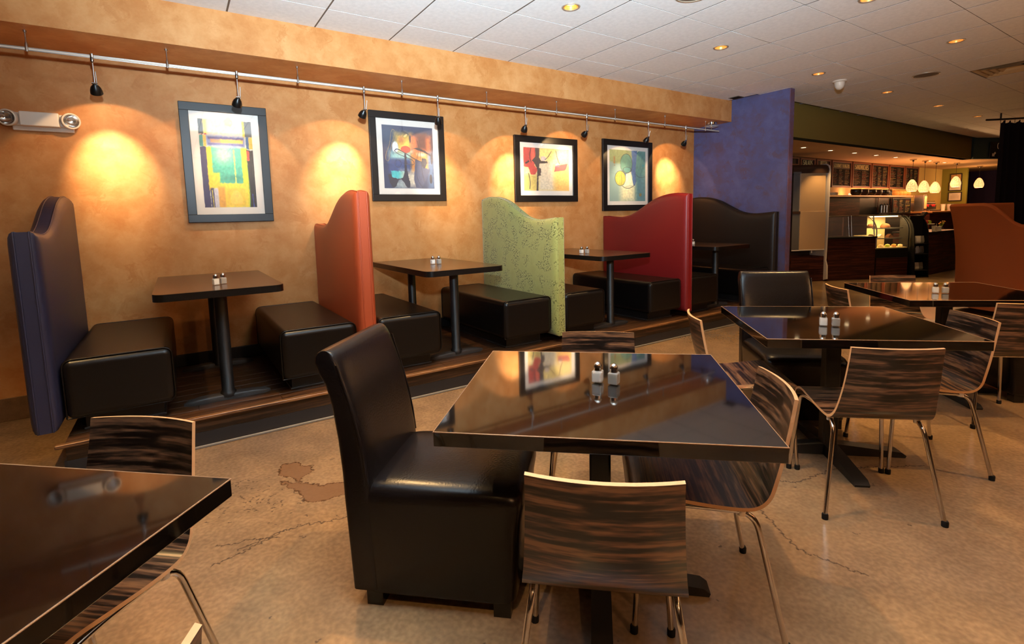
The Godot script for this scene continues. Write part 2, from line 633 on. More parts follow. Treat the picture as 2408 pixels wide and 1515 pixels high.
func fpx(p: Vector2) -> Vector2:
	return Vector2((p.x + 1.5) * 200.0, (p.y - 1.0) * 200.0)


func spill(im: Image, poly: PackedVector2Array) -> void:
	var pp := PackedVector2Array()
	var sp := spline(Array(poly) + [poly[0]], 5)
	for p in sp:
		pp.append(fpx(p))
	var nz := noise(0.08, 3, 5)
	for y in range(175, 310):
		for x in range(355, 450):
			var q := Vector2(x + nz.get_noise_2d(x, y) * 4.0, y + nz.get_noise_2d(x + 90, y) * 4.0)
			if Geometry2D.is_point_in_polygon(q, pp):
				var dm := 99.0
				for i in pp.size() - 1:
					dm = minf(dm, q.distance_to(Geometry2D.get_closest_point_to_segment(q, pp[i], pp[i + 1])))
				var col := im.get_pixel(x, y)
				im.set_pixel(x, y, col.lerp(c8(104, 76, 54), 0.8).lerp(c8(64, 44, 30), clampf(1.4 - dm * 0.8, 0, 0.85)))


func crack(im: Image, pts: Array, ink: Color, k := 0.9) -> void:
	var nz := noise(0.15, 2, 15)
	for i in pts.size() - 1:
		var a := fpx(pts[i])
		var b := fpx(pts[i + 1])
		var steps := int(a.distance_to(b) * 2.0) + 1
		for s in steps:
			var q := a.lerp(b, float(s) / steps)
			q += Vector2(nz.get_noise_2d(q.x, q.y), nz.get_noise_2d(q.y + 70, q.x)) * 3.0
			var x := int(q.x)
			var y := int(q.y)
			if x > 0 and y > 0 and x < im.get_width() - 1 and y < im.get_height() - 1:
				im.set_pixel(x, y, im.get_pixel(x, y).lerp(ink, k))


# ------------------------------------------------------------------ the scene
func _ready() -> void:
	# camera: 1.36 m up, 4.9 m out from the orange wall; a shifted lens (the frame was cropped)
	var cam := Camera3D.new()
	cam.name = "camera"
	cam.transform = Transform3D(Basis(Vector3(0.83333, -0.0254, 0.55219), Vector3(0.07963, 0.99404, -0.07444), Vector3(-0.54701, 0.106, 0.83039)).orthonormalized(), Vector3(0, 1.3615, 4.9433))
	cam.near = 0.05
	cam.far = 60.0
	cam.projection = Camera3D.PROJECTION_FRUSTUM
	cam.size = 2.0 * 0.05 * 757.5 / 1187.7
	cam.frustum_offset = Vector2(0, -118.49 / 1187.7 * 0.05)
	cam.current = true
	add_child(cam)
	var we := WorldEnvironment.new()
	we.name = "environment"
	var env := Environment.new()
	env.background_mode = Environment.BG_COLOR
	env.background_color = Color.BLACK
	env.tonemap_mode = Environment.TONE_MAPPER_LINEAR
	env.tonemap_exposure = 1.0
	env.sdfgi_enabled = true
	env.ssao_enabled = true
	env.ssil_enabled = true
	we.environment = env
	add_child(we)
	# the photographer's flash, at the camera, turned up to the white ceiling
	spot("camera_flash", Vector3(0.05, 1.85, 4.95), Vector3(0.52, 2.38, 4.25), Color(0.83, 0.93, 1.0), 52.0, 54.0, 1.0, 0.05)

	materials()
	room()
	platform()
	booths()
	track_lights()
	pictures()
	dining()
	ceiling_fittings()
	cafe_shell()
	cafe_counter()
	lounge()


func spot(called: String, at: Vector3, to: Vector3, col: Color, energy: float, angle: float, blend: float, size: float, parent: Node3D = null) -> void:
	var l := SpotLight3D.new()
	l.name = called
	l.light_color = col
	l.light_energy = energy
	l.spot_angle = angle
	l.spot_angle_attenuation = blend
	l.spot_attenuation = 2.0
	l.spot_range = 16.0
	l.light_size = size
	l.shadow_enabled = true
	var d := (to - at).normalized()
	l.transform = Transform3D(Basis.looking_at(d, Vector3.UP if absf(d.y) < 0.98 else Vector3.RIGHT), at)
	if parent:
		parent.add_child(l, true)
	else:
		add_child(l)


# ------------------------------------------------------------------ room
const TILE := 0.6096
const GX := 1.04
const GZ := 0.41
# [column, row] of the tiles that hold a downlight
const DOWN := [[2, 2], [5, 2], [8, 2], [11, 2], [14, 2], [17, 2], [5, 4], [8, 4], [-1, 2], [-4, 2], [0, 4], [4, 7], [7, 7], [-3, 7], [0, 9]]


func tile_at(i: int, j: int) -> Vector3:
	return Vector3(GX + TILE * (i + 0.5), CEIL, GZ + TILE * (j + 0.5))


func room() -> void:
	var w := setting("wall_back", "orange hand-trowelled plaster wall behind the booths", "wall")
	obj("plaster", MB.new().box(Vector3(1.45, 1.5, -0.1), Vector3(10.3, 3.0, 0.2)), M.orange_plaster, w)
	var so := setting("trim_1", "orange plaster soffit along the top of the booth wall", "soffit")
	obj("plaster", MB.new().box(Vector3(1.495, 2.81, 0.3075), Vector3(10.19, 0.384, 0.615)), M.orange_plaster, so)
	var bl := setting("wall_right", "blue and purple mottled plaster partition at the end of the booths", "wall")
	obj("plaster", MB.new().box(Vector3(BLUE_X + 0.045, 1.47, 0.61), Vector3(0.089, 2.94, 1.62)), M.blue_plaster, bl)
	obj("end_cap", MB.new().rbox(Vector3(BLUE_X + 0.045, 1.45, 1.424), Vector3(0.1, 2.9, 0.012), 0.003, 1), M.blue_edge, bl)
	# ceiling: lay-in tiles on a grid of bars
	var ce := setting("ceiling", "white suspended ceiling of square lay-in tiles", "ceiling")
	obj("deck", MB.new().box(Vector3(8.6, CEIL + 0.12, 4.3), Vector3(25.4, 0.1, 9.0)), M.vent_dark, ce)
	var plain := MB.new().rbox(Vector3(0, 0.008, 0), Vector3(TILE - 0.012, 0.016, TILE - 0.006), 0.001, 1).mesh()
	var holed := holed_tile().mesh()
	var half := MB.new().rbox(Vector3(0, 0.008, 0.10), Vector3(TILE - 0.012, 0.016, TILE - 0.006 - 0.2), 0.001, 1).mesh()
	var rest := MB.new()
	for i in range(-8, 33):
		for j in range(0, 14):
			var p := tile_at(i, j)
			if j == 0 and p.x > BLUE_X - 0.2:
				continue
			if [i, j] in [[11, 4]]:
				continue
			var at := p
			var me: ArrayMesh = half if j == 0 else (holed if [i, j] in DOWN else plain)
			if me == holed or (i >= -1 and i <= 20 and j <= 5):
				obj("tile", me, M.ceiling_tile, ce, at)
			else:
				if j == 0:
					rest.box(at + Vector3(0, 0.008, 0.1), Vector3(TILE - 0.014, 0.016, TILE - 0.207))
				else:
					rest.box(at + Vector3(0, 0.008, 0), Vector3(TILE - 0.014, 0.016, TILE - 0.007))
	obj("tile_field", rest, M.ceiling_tile, ce).set_meta("kind", "stuff")
	var bars := MB.new()
	for i in range(-8, 34):
		bars.box(Vector3(GX + TILE * i, CEIL + 0.006, 4.6), Vector3(0.024, 0.01, 8.2))
	for j in range(0, 15):
		bars.box(Vector3(8.6, CEIL + 0.0065, GZ + TILE * j), Vector3(25.0, 0.01, 0.02))
	obj("grid", bars, M.grid_bar, ce)
	# floor
	var fl := setting("floor", "polished tan concrete floor with stains and fine cracks", "floor")
	var fm := mat("concrete", Color.WHITE, 0.3, 0.45)
	var ft := floor_texture()
	fm.albedo_texture = ft[0]
	var fp := mat("concrete_plain", Color.WHITE, 0.22, 0.45)
	fp.albedo_texture = ft[1]
	fm.roughness = 0.2
	var f := MB.new()
	f.box(Vector3(3.62, -0.05, 3.56), Vector3(10.24, 0.1, 5.12))
	var f2 := MB.new()
	for q in [[-4.1, -1.5, -1.0, 8.8], [8.74, 21.3, -1.0, 8.8], [-1.5, 8.74, -1.0, 1.0], [-1.5, 8.74, 6.12, 8.8]]:
		f2.box(Vector3((q[0] + q[1]) * 0.5, -0.05, (q[2] + q[3]) * 0.5), Vector3(q[1] - q[0], 0.1, q[3] - q[2]))
	for g in [f, f2]:
		for k in g.v.size():
			g.t[k] = Vector2((g.v[k].x + 1.5) / 10.24, (g.v[k].z - 1.0) / 5.12)
	obj("slab", f, fm, fl)
	obj("slab", f2, fp, fl)
	# the walls that close the room, outside the picture
	var wl := setting("wall_left", "dark umber wall closing the room on the left", "wall")
	obj("plaster", MB.new().box(Vector3(-3.75, 1.5, 4.2), Vector3(0.2, 3.0, 9.0)), M.umber_paint, wl)
	var wf := setting("wall_front", "dark umber wall closing the room behind the viewer", "wall")
	obj("plaster", MB.new().box(Vector3(8.6, 1.5, 8.7), Vector3(25.0, 3.0, 0.2)), M.umber_paint, wf)
	var wr := setting("wall_far", "dark purple wall at the far end of the cafe", "wall")
	obj("plaster", MB.new().box(Vector3(21.0, 1.5, 4.0), Vector3(0.2, 3.0, 9.6)), M.purple_paint, wr)
	# tile skirting left of the platform
	var sk := setting("baseboard_left", "brown tile skirting at the foot of the orange wall", "skirting")
	obj("grout", MB.new().box(Vector3(-2.1, 0.082, 0.004), Vector3(3.0, 0.164, 0.008)), M.grout, sk)
	for k in 10:
		obj("tile", MB.new().rbox(Vector3(-0.785 - 0.305 * k, 0.083, 0.008), Vector3(0.3, 0.166, 0.016), 0.003, 1), M.base_tile, sk)


# ceiling tile with a round hole for a downlight
func holed_tile() -> MB:
	var mb := MB.new()
	var hx := (TILE - 0.014) * 0.5
	var hz := (TILE - 0.007) * 0.5
	var seg := 32
	for k in seg:
		var a0 := TAU * k / seg + PI / 4
		var a1 := TAU * (k + 1) / seg + PI / 4
		var P := []
		for a in [a0, a1]:
			var d := Vector3(cos(a), 0, sin(a))
			P.append(d * 0.056)
			P.append(Vector3(d.x * hx, 0, d.z * hz) / maxf(absf(d.x), absf(d.z)))
		mb.flat(P[0], P[1], P[3], P[2], Vector3.DOWN)
		var U := Vector3(0, 0.016, 0)
		mb.flat(P[0] + U, P[1] + U, P[3] + U, P[2] + U, Vector3.UP)
		mb.flat(P[1], P[1] + U, P[3] + U, P[3], (P[1] + P[3]).normalized())
	return mb


func platform() -> void:
	var p := setting("platform", "low dark wooden platform under the booths with worn front edge", "platform")
	var x0 := -0.60
	var x1 := BLUE_X
	var L := x1 - x0
	obj("core", MB.new().box(Vector3(x0 + L * 0.5, 0.09, 0.685), Vector3(L, 0.18, 1.37)), M.platform_wood, p)
	# floor boards along the platform
	var meshes := []
	for k in 4:
		meshes.append(MB.new().rbox(Vector3.ZERO, Vector3(1.198, 0.02, 0.1245), 0.0015, 1).mesh())
	for r in 11:
		var off := fmod(r * 0.47, 1.2)
		for c in 7:
			var cx := x0 + off + 1.2 * c - 0.6
			var a := maxf(cx - 0.6, x0)
			var b := minf(cx + 0.6, x1 - 0.002)
			if b - a < 0.05:
				continue
			var me = meshes[(r + c) % 4] if b - a > 1.19 else MB.new().rbox(Vector3.ZERO, Vector3(b - a - 0.002, 0.02, 0.1245), 0.0015, 1)
			obj("plank", me, M.platform_wood, p, Vector3((a + b) * 0.5, PLAT - 0.01, 0.064 + 0.126 * r))
	obj("nosing", MB.new().rbox(Vector3(x0 + L * 0.5 - 0.02, PLAT - 0.011, 1.399), Vector3(L + 0.04, 0.022, 0.034), 0.007, 3), M.nosing_wood, p)
	obj("riser", MB.new().box(Vector3(x0 + L * 0.5, 0.14, 1.376), Vector3(L, 0.104, 0.012)), M.platform_wood, p)
	obj("base_strip", MB.new().box(Vector3(x0 + L * 0.5, 0.05, 1.381), Vector3(L, 0.098, 0.014)), M.vinyl_base, p)
	obj("toe_trim", MB.new().rbox(Vector3(x0 + L * 0.5, 0.008, 1.391), Vector3(L, 0.016, 0.012), 0.005, 2), M.base_trim, p)
	obj("end_strip", MB.new().box(Vector3(x0 - 0.006, 0.05, 0.69), Vector3(0.012, 0.098, 1.38)), M.vinyl_base, p)
	var b := setting("baseboard_back", "black skirting behind the booth tables", "skirting")
	obj("strip", MB.new().rbox(Vector3(x0 + L * 0.5, PLAT + 0.05, 0.011), Vector3(L, 0.1, 0.018), 0.005, 2), M.black_base, b)


# ------------------------------------------------------------------ booths
const SCREEN_X := [-0.675, 1.115, 2.905, 4.745, 6.508]


func screen_top(f: float) -> float:
	# f: 0 at the low end, 1 at the high end
	var T := [1.352, 1.338, 1.333, 1.362, 1.44, 1.524, 1.572, 1.588, 1.572]
	var s := clampf(f, 0, 1) * 8.0
	var i := mini(int(s), 7)
	var u := s - i
	var a: float = T[maxi(i - 1, 0)]
	var b: float = T[i]
	var c: float = T[i + 1]
	var d: float = T[mini(i + 2, 8)]
	return 0.5 * (2 * b + (c - a) * u + (2 * a - 5 * b + 4 * c - d) * u * u + (3 * b - a - 3 * c + d) * u * u * u)


func booth_screen(x: float, high_at_wall: bool, m: Material, label: String) -> void:
	var t := thing("booth_screen", label, "booth divider", Vector3(x, 0, 0), 0.0, "booth dividers")
	var z0 := 0.022
	var z1 := 1.35
	var y0 := 0.262
	var nz := 28
	var ny := 20
	# outline of the narrow edge strip, then two padded faces
	for sg in [-1.0, 1.0]:
		var P := []
		for j in ny + 1:
			var row := []
			for i in nz + 1:
				var fz := 0.5 - 0.5 * cos(PI * i / nz)
				var fy := 0.5 - 0.5 * cos(PI * j / ny)
				var z := lerpf(z0, z1, fz)
				var top := screen_top(1.0 - fz if high_at_wall else fz)
				var y := lerpf(y0, top, fy)
				var e := minf(minf(z - z0, z1 - z), minf(y - y0, top - y))
				var b := sqrt(clampf(e / 0.06, 0, 1) * (2.0 - clampf(e / 0.06, 0, 1)))
				var pad := 0.012 * sin(PI * fz) * sin(PI * fy)
				row.append(Vector3(sg * (0.034 + 0.03 * b + pad), y, z))
			P.append(row)
		obj("padded_face", MB.new().sheet(P, -sg), m, t)
	var edge := []
	for i in 41:
		var fz := float(i) / 40
		edge.append(Vector3(0, screen_top(1.0 - fz if high_at_wall else fz), lerpf(z0, z1, fz)))
	edge = [Vector3(0, y0, z0)] + edge + [Vector3(0, y0, z1)]
	var st := MB.new()
	for i in edge.size():
		var a: Vector3 = edge[i]
		var b: Vector3 = edge[(i + 1) % edge.size()]
		var d := (b - a).normalized()
		var nn := Vector3(0, d.z, -d.y)
		st.flat(a + Vector3(-0.034, 0, 0), a + Vector3(0.034, 0, 0), b + Vector3(0.034, 0, 0), b + Vector3(-0.034, 0, 0), nn)
	var strip := obj("edge_strip", st, m, t)
	for sg in [-1.0, 1.0]:
		var path := []
		for q in edge:
			path.append(q + Vector3(sg * 0.031, 0.001, 0.001))
		obj("piping", MB.new().tube(path, 0.005, 6), m, strip)


func bench(x: float, w: float, label: String, turned := 0.0) -> void:
	var t := thing("booth_bench", label, "bench", Vector3(x, PLAT, 0.67), turned, "booth bench seats")
	var seat := obj("seat", MB.new().rbox(Vector3(0, 0.263, 0), Vector3(w, 0.346, 1.28), 0.045, 4), M.leather_black, t)
	var hw := w * 0.5 - 0.003
	for sg in [-1.0, 1.0]:
		var z: float = sg * 0.622
		obj("piping", MB.new().tube(rounded([Vector3(-hw, 0.1, z), Vector3(-hw, 0.433, z), Vector3(hw, 0.433, z), Vector3(hw, 0.1, z), Vector3(-hw, 0.1, z)], 0.05), 0.0045, 6), M.leather_black, seat)
	var plinth := obj("plinth", MB.new().box(Vector3(0, 0.047, -0.02), Vector3(w - 0.14, 0.094, 1.12)), M.iron_black, t)
	obj("plinth_trim", MB.new().rbox(Vector3(0, 0.007, -0.02), Vector3(w - 0.12, 0.014, 1.14), 0.004, 1), M.vinyl_base, plinth)


func booth_table(x: float, label: String) -> void:
	var t := thing("booth_table", label, "table", Vector3(x, PLAT, 0.76), 0.0, "booth tables on the platform")
	var poly := PackedVector2Array()
	var hw := 0.355
	var z0 := -0.66
	var z1 := 0.63
	for c in [[hw - 0.012, z0 + 0.012, 0.012, -PI / 2], [hw - 0.07, z1 - 0.07, 0.07, 0.0], [-hw + 0.07, z1 - 0.07, 0.07, PI / 2], [-hw + 0.012, z0 + 0.012, 0.012, PI]]:
		for k in 7:
			var a: float = c[3] + PI / 2 * k / 6
			poly.append(Vector2(c[0] + c[2] * cos(a), c[1] + c[2] * sin(a)))
	var turn := Transform3D(Basis(Vector3(1, 0, 0), Vector3(0, 0, 1), Vector3(0, -1, 0)), Vector3.ZERO)
	var top := MB.new()
	top.xf = turn
	var tp := obj("top", top.plate(poly, -0.763, -0.745), M.laminate_brown, t)
	var band := MB.new()
	band.xf = turn
	var wide := PackedVector2Array()
	for q in poly:
		wide.append(q * Vector2(1.005, 1.003))
	obj("edge_band", band.plate(wide, -0.7615, -0.718), M.edge_black, tp)
	for z in [-0.56, 0.37]:
		var col := obj("column", MB.new().lathe(Vector3(0, 0, z), [Vector2(0.048, 0.02), Vector2(0.048, 0.05), Vector2(0.038, 0.06), Vector2(0.038, 0.70), Vector2(0.07, 0.705), Vector2(0.07, 0.72)], 20), M.iron_black, t)
		var foot := MB.new()
		var P := []
		for k in 13:
			var f := k / 12.0 * 2.0 - 1.0
			var hh := 0.016 + 0.024 * (1.0 - pow(f, 4))
			var ww := 0.038 * minf(1.0, sqrt(maxf(0.0, 1.0 - pow(absf(f), 7)) + 0.05))
			P.append([Vector3(f * 0.255, 0, z - ww), Vector3(f * 0.255, hh * 0.7, z - ww), Vector3(f * 0.255, hh, z - ww * 0.75), Vector3(f * 0.255, hh, z + ww * 0.75), Vector3(f * 0.255, hh * 0.7, z + ww), Vector3(f * 0.255, 0, z + ww)])
		foot.sheet(P, 1.0)
		for sg in [0, 12]:
			foot.flat(P[sg][0], P[sg][1], P[sg][4], P[sg][5], Vector3(-1.0 if sg == 0 else 1.0, 0, 0))
		obj("foot_bar", foot, M.iron_grey, col)


func booths() -> void:
	booth_screen(SCREEN_X[0], true, M.vinyl_blue, "dark navy blue booth divider with scalloped top and piped edge")
	booth_screen(SCREEN_X[1], false, M.vinyl_orange, "burnt orange vinyl booth divider with scalloped top")
	booth_screen(SCREEN_X[2], true, M.velvet_green, "olive green crushed velvet booth divider with wavy top")
	booth_screen(SCREEN_X[3], false, M.vinyl_red, "deep red vinyl booth divider with scalloped top")
	booth_screen(SCREEN_X[4], true, M.vinyl_dark, "dark brown booth divider against the blue partition")
	var w := 0.515
	var g := 0.08 + w * 0.5
	bench(SCREEN_X[0] + g, w, "black leather booth bench against the navy blue divider")
	bench(SCREEN_X[1] - g, w, "black leather bench left of the orange divider, creased front")
	bench(SCREEN_X[1] + g, w, "black leather bench right of the orange divider, beside second booth table")
	bench(SCREEN_X[2] - g, w, "black leather bench left of the green velvet divider")
	bench(SCREEN_X[2] + g, w, "black leather bench right of the green velvet divider")
	bench(SCREEN_X[3] - g, w, "black leather bench left of the red divider")
	bench(SCREEN_X[3] + g, w, "black leather bench right of the red divider")
	bench(SCREEN_X[4] - g, w, "black leather bench against the dark brown divider by the blue partition")
	booth_table(0.205, "brown booth table between the blue and orange dividers")
	booth_table(1.92, "brown booth table between the orange and green dividers")
	booth_table(3.74, "brown booth table between the green and red dividers")
	booth_table(5.53, "brown booth table between the red and dark brown dividers")
	shaker(Vector3(0.19, 0.967, 1.08), true, 0.3, "salt shaker on the booth table beside the blue divider")
	shaker(Vector3(0.235, 0.967, 1.04), false, 0.3, "pepper shaker on the booth table beside the blue divider")
	shaker(Vector3(1.885, 0.967, 0.80), true, 0.1, "salt shaker on the booth table between orange and green dividers")
	shaker(Vector3(1.935, 0.967, 0.82), false, 0.1, "pepper shaker on the booth table between orange and green dividers")
	shaker(Vector3(3.55, 0.967, 0.90), true, 0.0, "salt shaker on the booth table between green and red dividers")
	shaker(Vector3(3.60, 0.967, 0.93), false, 0.0, "pepper shaker on the booth table between green and red dividers")
	shaker(Vector3(5.36, 0.967, 0.93), true, 0.2, "salt shaker on the booth table beyond the red divider")


# small square glass shaker with a chrome dome cap
func shaker(at: Vector3, salt: bool, turn: float, label: String) -> void:
	var t := thing("salt_shaker" if salt else "pepper_shaker", label, "shaker", at, turn, "salt and pepper shakers")
	var jar := obj("glass", MB.new().rbox(Vector3(0, 0.023, 0), Vector3(0.037, 0.044, 0.037), 0.006, 2), M.shaker_glass, t)
	obj("contents", MB.new().rbox(Vector3(0, 0.021, 0), Vector3(0.031, 0.034, 0.031), 0.004, 1), M.salt if salt else M.pepper, jar)
	obj("cap", MB.new().lathe(Vector3(0, 0.045, 0), [Vector2(0.0135, 0), Vector2(0.0135, 0.012), Vector2(0.015, 0.013), Vector2(0.0145, 0.019), Vector2(0.011, 0.026), Vector2(0.005, 0.0305), Vector2(0, 0.0315)], 16), M.chrome, t)


# ------------------------------------------------------------------ track lights, emergency lamp
func track_lights() -> void:
	var rz := 0.48
	var ry := 2.505
	var t := thing("track_rail", "slim twin-bar metal lighting rail hung along the orange soffit", "light rail", Vector3(0, ry, rz))
	for sg in [-1.0, 1.0]:
		obj("bar", MB.new().rbox(Vector3(2.83, sg * 0.008, 0), Vector3(7.36, 0.007, 0.007), 0.002, 1), M.brushed_steel, t)
	obj("insulator", MB.new().box(Vector3(2.83, 0, 0), Vector3(7.36, 0.010, 0.003)), M.white_plastic, t)
	for x in [-0.70, 0.04, 0.915, 1.8, 2.69, 3.58, 4.47, 5.36, 6.2]:
		var s := obj("hanger", MB.new().lathe(Vector3(x, 0, 0), [Vector2(0, -0.016), Vector2(0.009, -0.016), Vector2(0.009, 0.03), Vector2(0.004, 0.045), Vector2(0.0035, 0.098), Vector2(0.010, 0.1), Vector2(0.010, 0.113), Vector2(0, 0.113)], 10), M.brushed_steel, t)
	var where := [-0.38, 0.475, 1.45, 2.15, 3.16, 4.02, 5.05, 5.78]
	var aim := [Vector3(-0.36, 1.80, 0), Vector3(0.38, 1.80, 0), Vector3(1.33, 1.82, 0), Vector3(2.36, 1.75, 0), Vector3(3.27, 1.80, 0), Vector3(4.06, 2.0, 0), Vector3(5.05, 1.75, 0), Vector3(5.98, 1.9, 0)]
	var names := ["over the empty plaster beside the emergency lamp", "over the tall yellow and green picture", "between the yellow and the dark blue pictures", "at the right edge of the dark blue picture", "over the red and ochre picture", "between the red and the teal pictures", "at the right edge of the teal picture", "beside the blue partition"]
	for i in 8:
		var h := thing("track_spotlight", "small black-shaded spotlight on the rail, " + names[i], "spotlight", Vector3(where[i], ry, rz), 0.0, "spotlights on the rail")
		obj("clip", MB.new().lathe(Vector3.ZERO, [Vector2(0, 0.018), Vector2(0.011, 0.018), Vector2(0.011, -0.03), Vector2(0.007, -0.04), Vector2(0, -0.04)], 12, -1.0), M.chrome, h)
		obj("stem", MB.new().cyl(Vector3(0, -0.03, 0), Vector3(0, -0.17, 0), 0.0045, 8), M.chrome, h)
		var piv := Vector3(0.0, -0.172, -0.002)
		var target: Vector3 = aim[i] - h.position
		var d := (target - piv).normalized()
		obj("knuckle", MB.new().cyl(piv + Vector3(-0.016, 0, 0), piv + Vector3(0.016, 0, 0), 0.008, 10), M.chrome, h)
		obj("lever", MB.new().cyl(piv + Vector3(0.012, -0.01, 0), piv + Vector3(0.012, 0.05, 0) - d * 0.03, 0.003, 6), M.brushed_steel, h)
		var x := d.cross(Vector3(1, 0, 0.2)).normalized()
		var sh := MB.new()
		sh.xf = Transform3D(Basis(x, -d, x.cross(-d)), piv)
		sh.lathe(Vector3.ZERO, [Vector2(0, 0), Vector2(0.010, -0.004), Vector2(0.014, -0.012), Vector2(0.027, -0.03), Vector2(0.034, -0.052), Vector2(0.036, -0.074), Vector2(0.033, -0.074), Vector2(0.030, -0.05), Vector2(0.018, -0.028), Vector2(0, -0.024)], 18, -1.0)
		var shade := obj("shade", sh, M.shade_black, h)
		var bu := MB.new()
		bu.xf = sh.xf
		bu.lathe(Vector3.ZERO, [Vector2(0, -0.062), Vector2(0.024, -0.061), Vector2(0.024, -0.056), Vector2(0, -0.054)], 14)
		obj("bulb", bu, M.spot_bulb, shade)
		spot("beam", piv + d * 0.08, piv + d, Color(1.0, 0.9, 0.75), [2.8, 0.8, 2.8, 1.7, 2.9, 1.3, 0.7, 3.0][i], 28.0, 1.0, 0.012, h)
		spot("spill", piv + d * 0.08, piv + d, Color(1.0, 0.80, 0.56), 0.22, 52.0, 0.12, 0.012, h)
	# flush power canopy with a glass dish where the rail ends
	var c := thing("rail_canopy", "round chrome and glass canopy under the soffit by the blue partition", "light canopy", Vector3(6.36, 2.618, 0.46))
	obj("plate", MB.new().lathe(Vector3.ZERO, [Vector2(0.075, 0), Vector2(0.075, -0.012), Vector2(0.07, -0.035), Vector2(0, -0.036)], 24, -1.0), M.chrome, c)
	obj("dish", MB.new().lathe(Vector3.ZERO, [Vector2(0.0, -0.075), Vector2(0.05, -0.072), Vector2(0.09, -0.06), Vector2(0.098, -0.052), Vector2(0.09, -0.057), Vector2(0.05, -0.069), Vector2(0, -0.072)], 28), M.shaker_glass, c)
	obj("finial", MB.new().lathe(Vector3.ZERO, [Vector2(0.018, -0.036), Vector2(0.018, -0.07), Vector2(0.006, -0.078), Vector2(0.008, -0.09), Vector2(0.004, -0.12), Vector2(0, -0.122)], 12, -1.0), M.chrome, c)
	# emergency lamp
	var e := thing("emergency_light", "white emergency light box with two round lamp heads", "emergency light", Vector3(-0.74, 2.135, 0.0))
	obj("back_plate", MB.new().rbox(Vector3(0.01, -0.055, 0.014), Vector3(0.33, 0.04, 0.028), 0.006, 2), M.white_plastic, e)
	obj("body", MB.new().rbox(Vector3(0, 0, 0.045), Vector3(0.21, 0.098, 0.09), 0.008, 2), M.white_plastic, e)
	for sg in [-1.0, 1.0]:
		obj("arm", MB.new().rbox(Vector3(sg * 0.12, 0, 0.03), Vector3(0.06, 0.09, 0.055), 0.012, 2), M.white_plastic, e)
		var aim2 := Vector3(-0.35, -0.12, 1.0) if sg < 0 else Vector3(0.45, -0.1, 1.0)
		var y := aim2.normalized()
		var xx := y.cross(Vector3.UP).normalized()
		var hd := MB.new()
		hd.xf = Transform3D(Basis(xx, y, xx.cross(y)), Vector3(sg * 0.155, 0.002, 0.055))
		var hb := obj("lamp_head", hd.lathe(Vector3.ZERO, [Vector2(0, -0.02), Vector2(0.035, -0.016), Vector2(0.053, 0.005), Vector2(0.056, 0.04), Vector2(0.05, 0.044), Vector2(0.046, 0.040)], 24), M.white_plastic, e)
		var rf := MB.new()
		rf.xf = hd.xf
		obj("reflector", rf.lathe(Vector3.ZERO, [Vector2(0.047, 0.04), Vector2(0.036, 0.02), Vector2(0.018, 0.008), Vector2(0, 0.006)], 20), M.chrome, hb)
		var le := MB.new()
		le.xf = hd.xf
		obj("lens", le.lathe(Vector3.ZERO, [Vector2(0.047, 0.042), Vector2(0.03, 0.047), Vector2(0, 0.049)], 20), M.case_glass, hb)


# ------------------------------------------------------------------ framed prints
# shapes on a print, in 0..1 of its width and height, y down:
# ["r", x0, y0, x1, y1, colour, softness] block, ["e", cx, cy, rx, ry, colour, softness] oval,
# ["o", cx, cy, rx, ry, colour, width] oval outline, ["p", [points], colour] flat shape, ["s", [points], colour, width] stroke
func paint(W: int, H: int, base: Color, shapes: Array, sd: int) -> ImageTexture:
	var im := Image.create(W, H, false, Image.FORMAT_RGB8)
	im.fill(base)
	var nz := noise(0.045, 3, sd)
	for s in shapes:
		var lo := Vector2(1, 1)
		var hi := Vector2.ZERO
		var pts := PackedVector2Array()
		if s[0] == "r":
			lo = Vector2(s[1], s[2])
			hi = Vector2(s[3], s[4])
		elif s[0] == "e" or s[0] == "o":
			lo = Vector2(s[1] - s[3], s[2] - s[4])
			hi = Vector2(s[1] + s[3], s[2] + s[4])
		else:
			for q in spline(s[1], 6) if s[0] == "s" else s[1]:
				pts.append(q)
				lo = lo.min(q)
				hi = hi.max(q)
		var x0 := maxi(0, int((lo.x - 0.08) * W))
		var x1 := mini(W, int((hi.x + 0.08) * W) + 1)
		var y0 := maxi(0, int((lo.y - 0.08) * H))
		var y1 := mini(H, int((hi.y + 0.08) * H) + 1)
		for y in range(y0, y1):
			for x in range(x0, x1):
				var wob := nz.get_noise_2d(x, y)
				var p := Vector2(float(x) / W, float(y) / H)
				var k := 0.0
				var col: Color
				match s[0]:
					"r":
						var e := minf(minf(p.x - s[1], s[3] - p.x), minf(p.y - s[2], s[4] - p.y)) + wob * 0.012
						k = clampf(e / maxf(s[6], 0.004) + 0.5, 0, 1)
						col = s[5]
					"e":
						var d := 1.0 - Vector2((p.x - s[1]) / s[3], (p.y - s[2]) / s[4]).length() + wob * 0.04
						k = clampf(d / maxf(s[6], 0.02), 0, 1)
						col = s[5]
					"o":
						var d := absf(1.0 - Vector2((p.x - s[1]) / s[3], (p.y - s[2]) / s[4]).length()) * minf(s[3], s[4])
						k = clampf((s[6] * (1.0 + wob * 0.6) - d) / 0.004, 0, 1)
						col = s[5]
					"p":
						k = 1.0 if Geometry2D.is_point_in_polygon(p + Vector2(wob, -wob) * 0.01, pts) else 0.0
						col = s[2]
					"s":
						var dm := 9.0
						for i in pts.size() - 1:
							dm = minf(dm, p.distance_to(Geometry2D.get_closest_point_to_segment(p, pts[i], pts[i + 1])))
						k = clampf((s[3] * (1.0 + wob * 0.5) - dm) / 0.004, 0, 1)
						col = s[2]
				if k > 0.0:
					var c := im.get_pixel(x, y).lerp(col * (1.0 + wob * 0.12), k)
					im.set_pixel(x, y, c.clamp())
	return ImageTexture.create_from_image(im)


func V(x: float, y: float) -> Vector2:
	return Vector2(x, y)


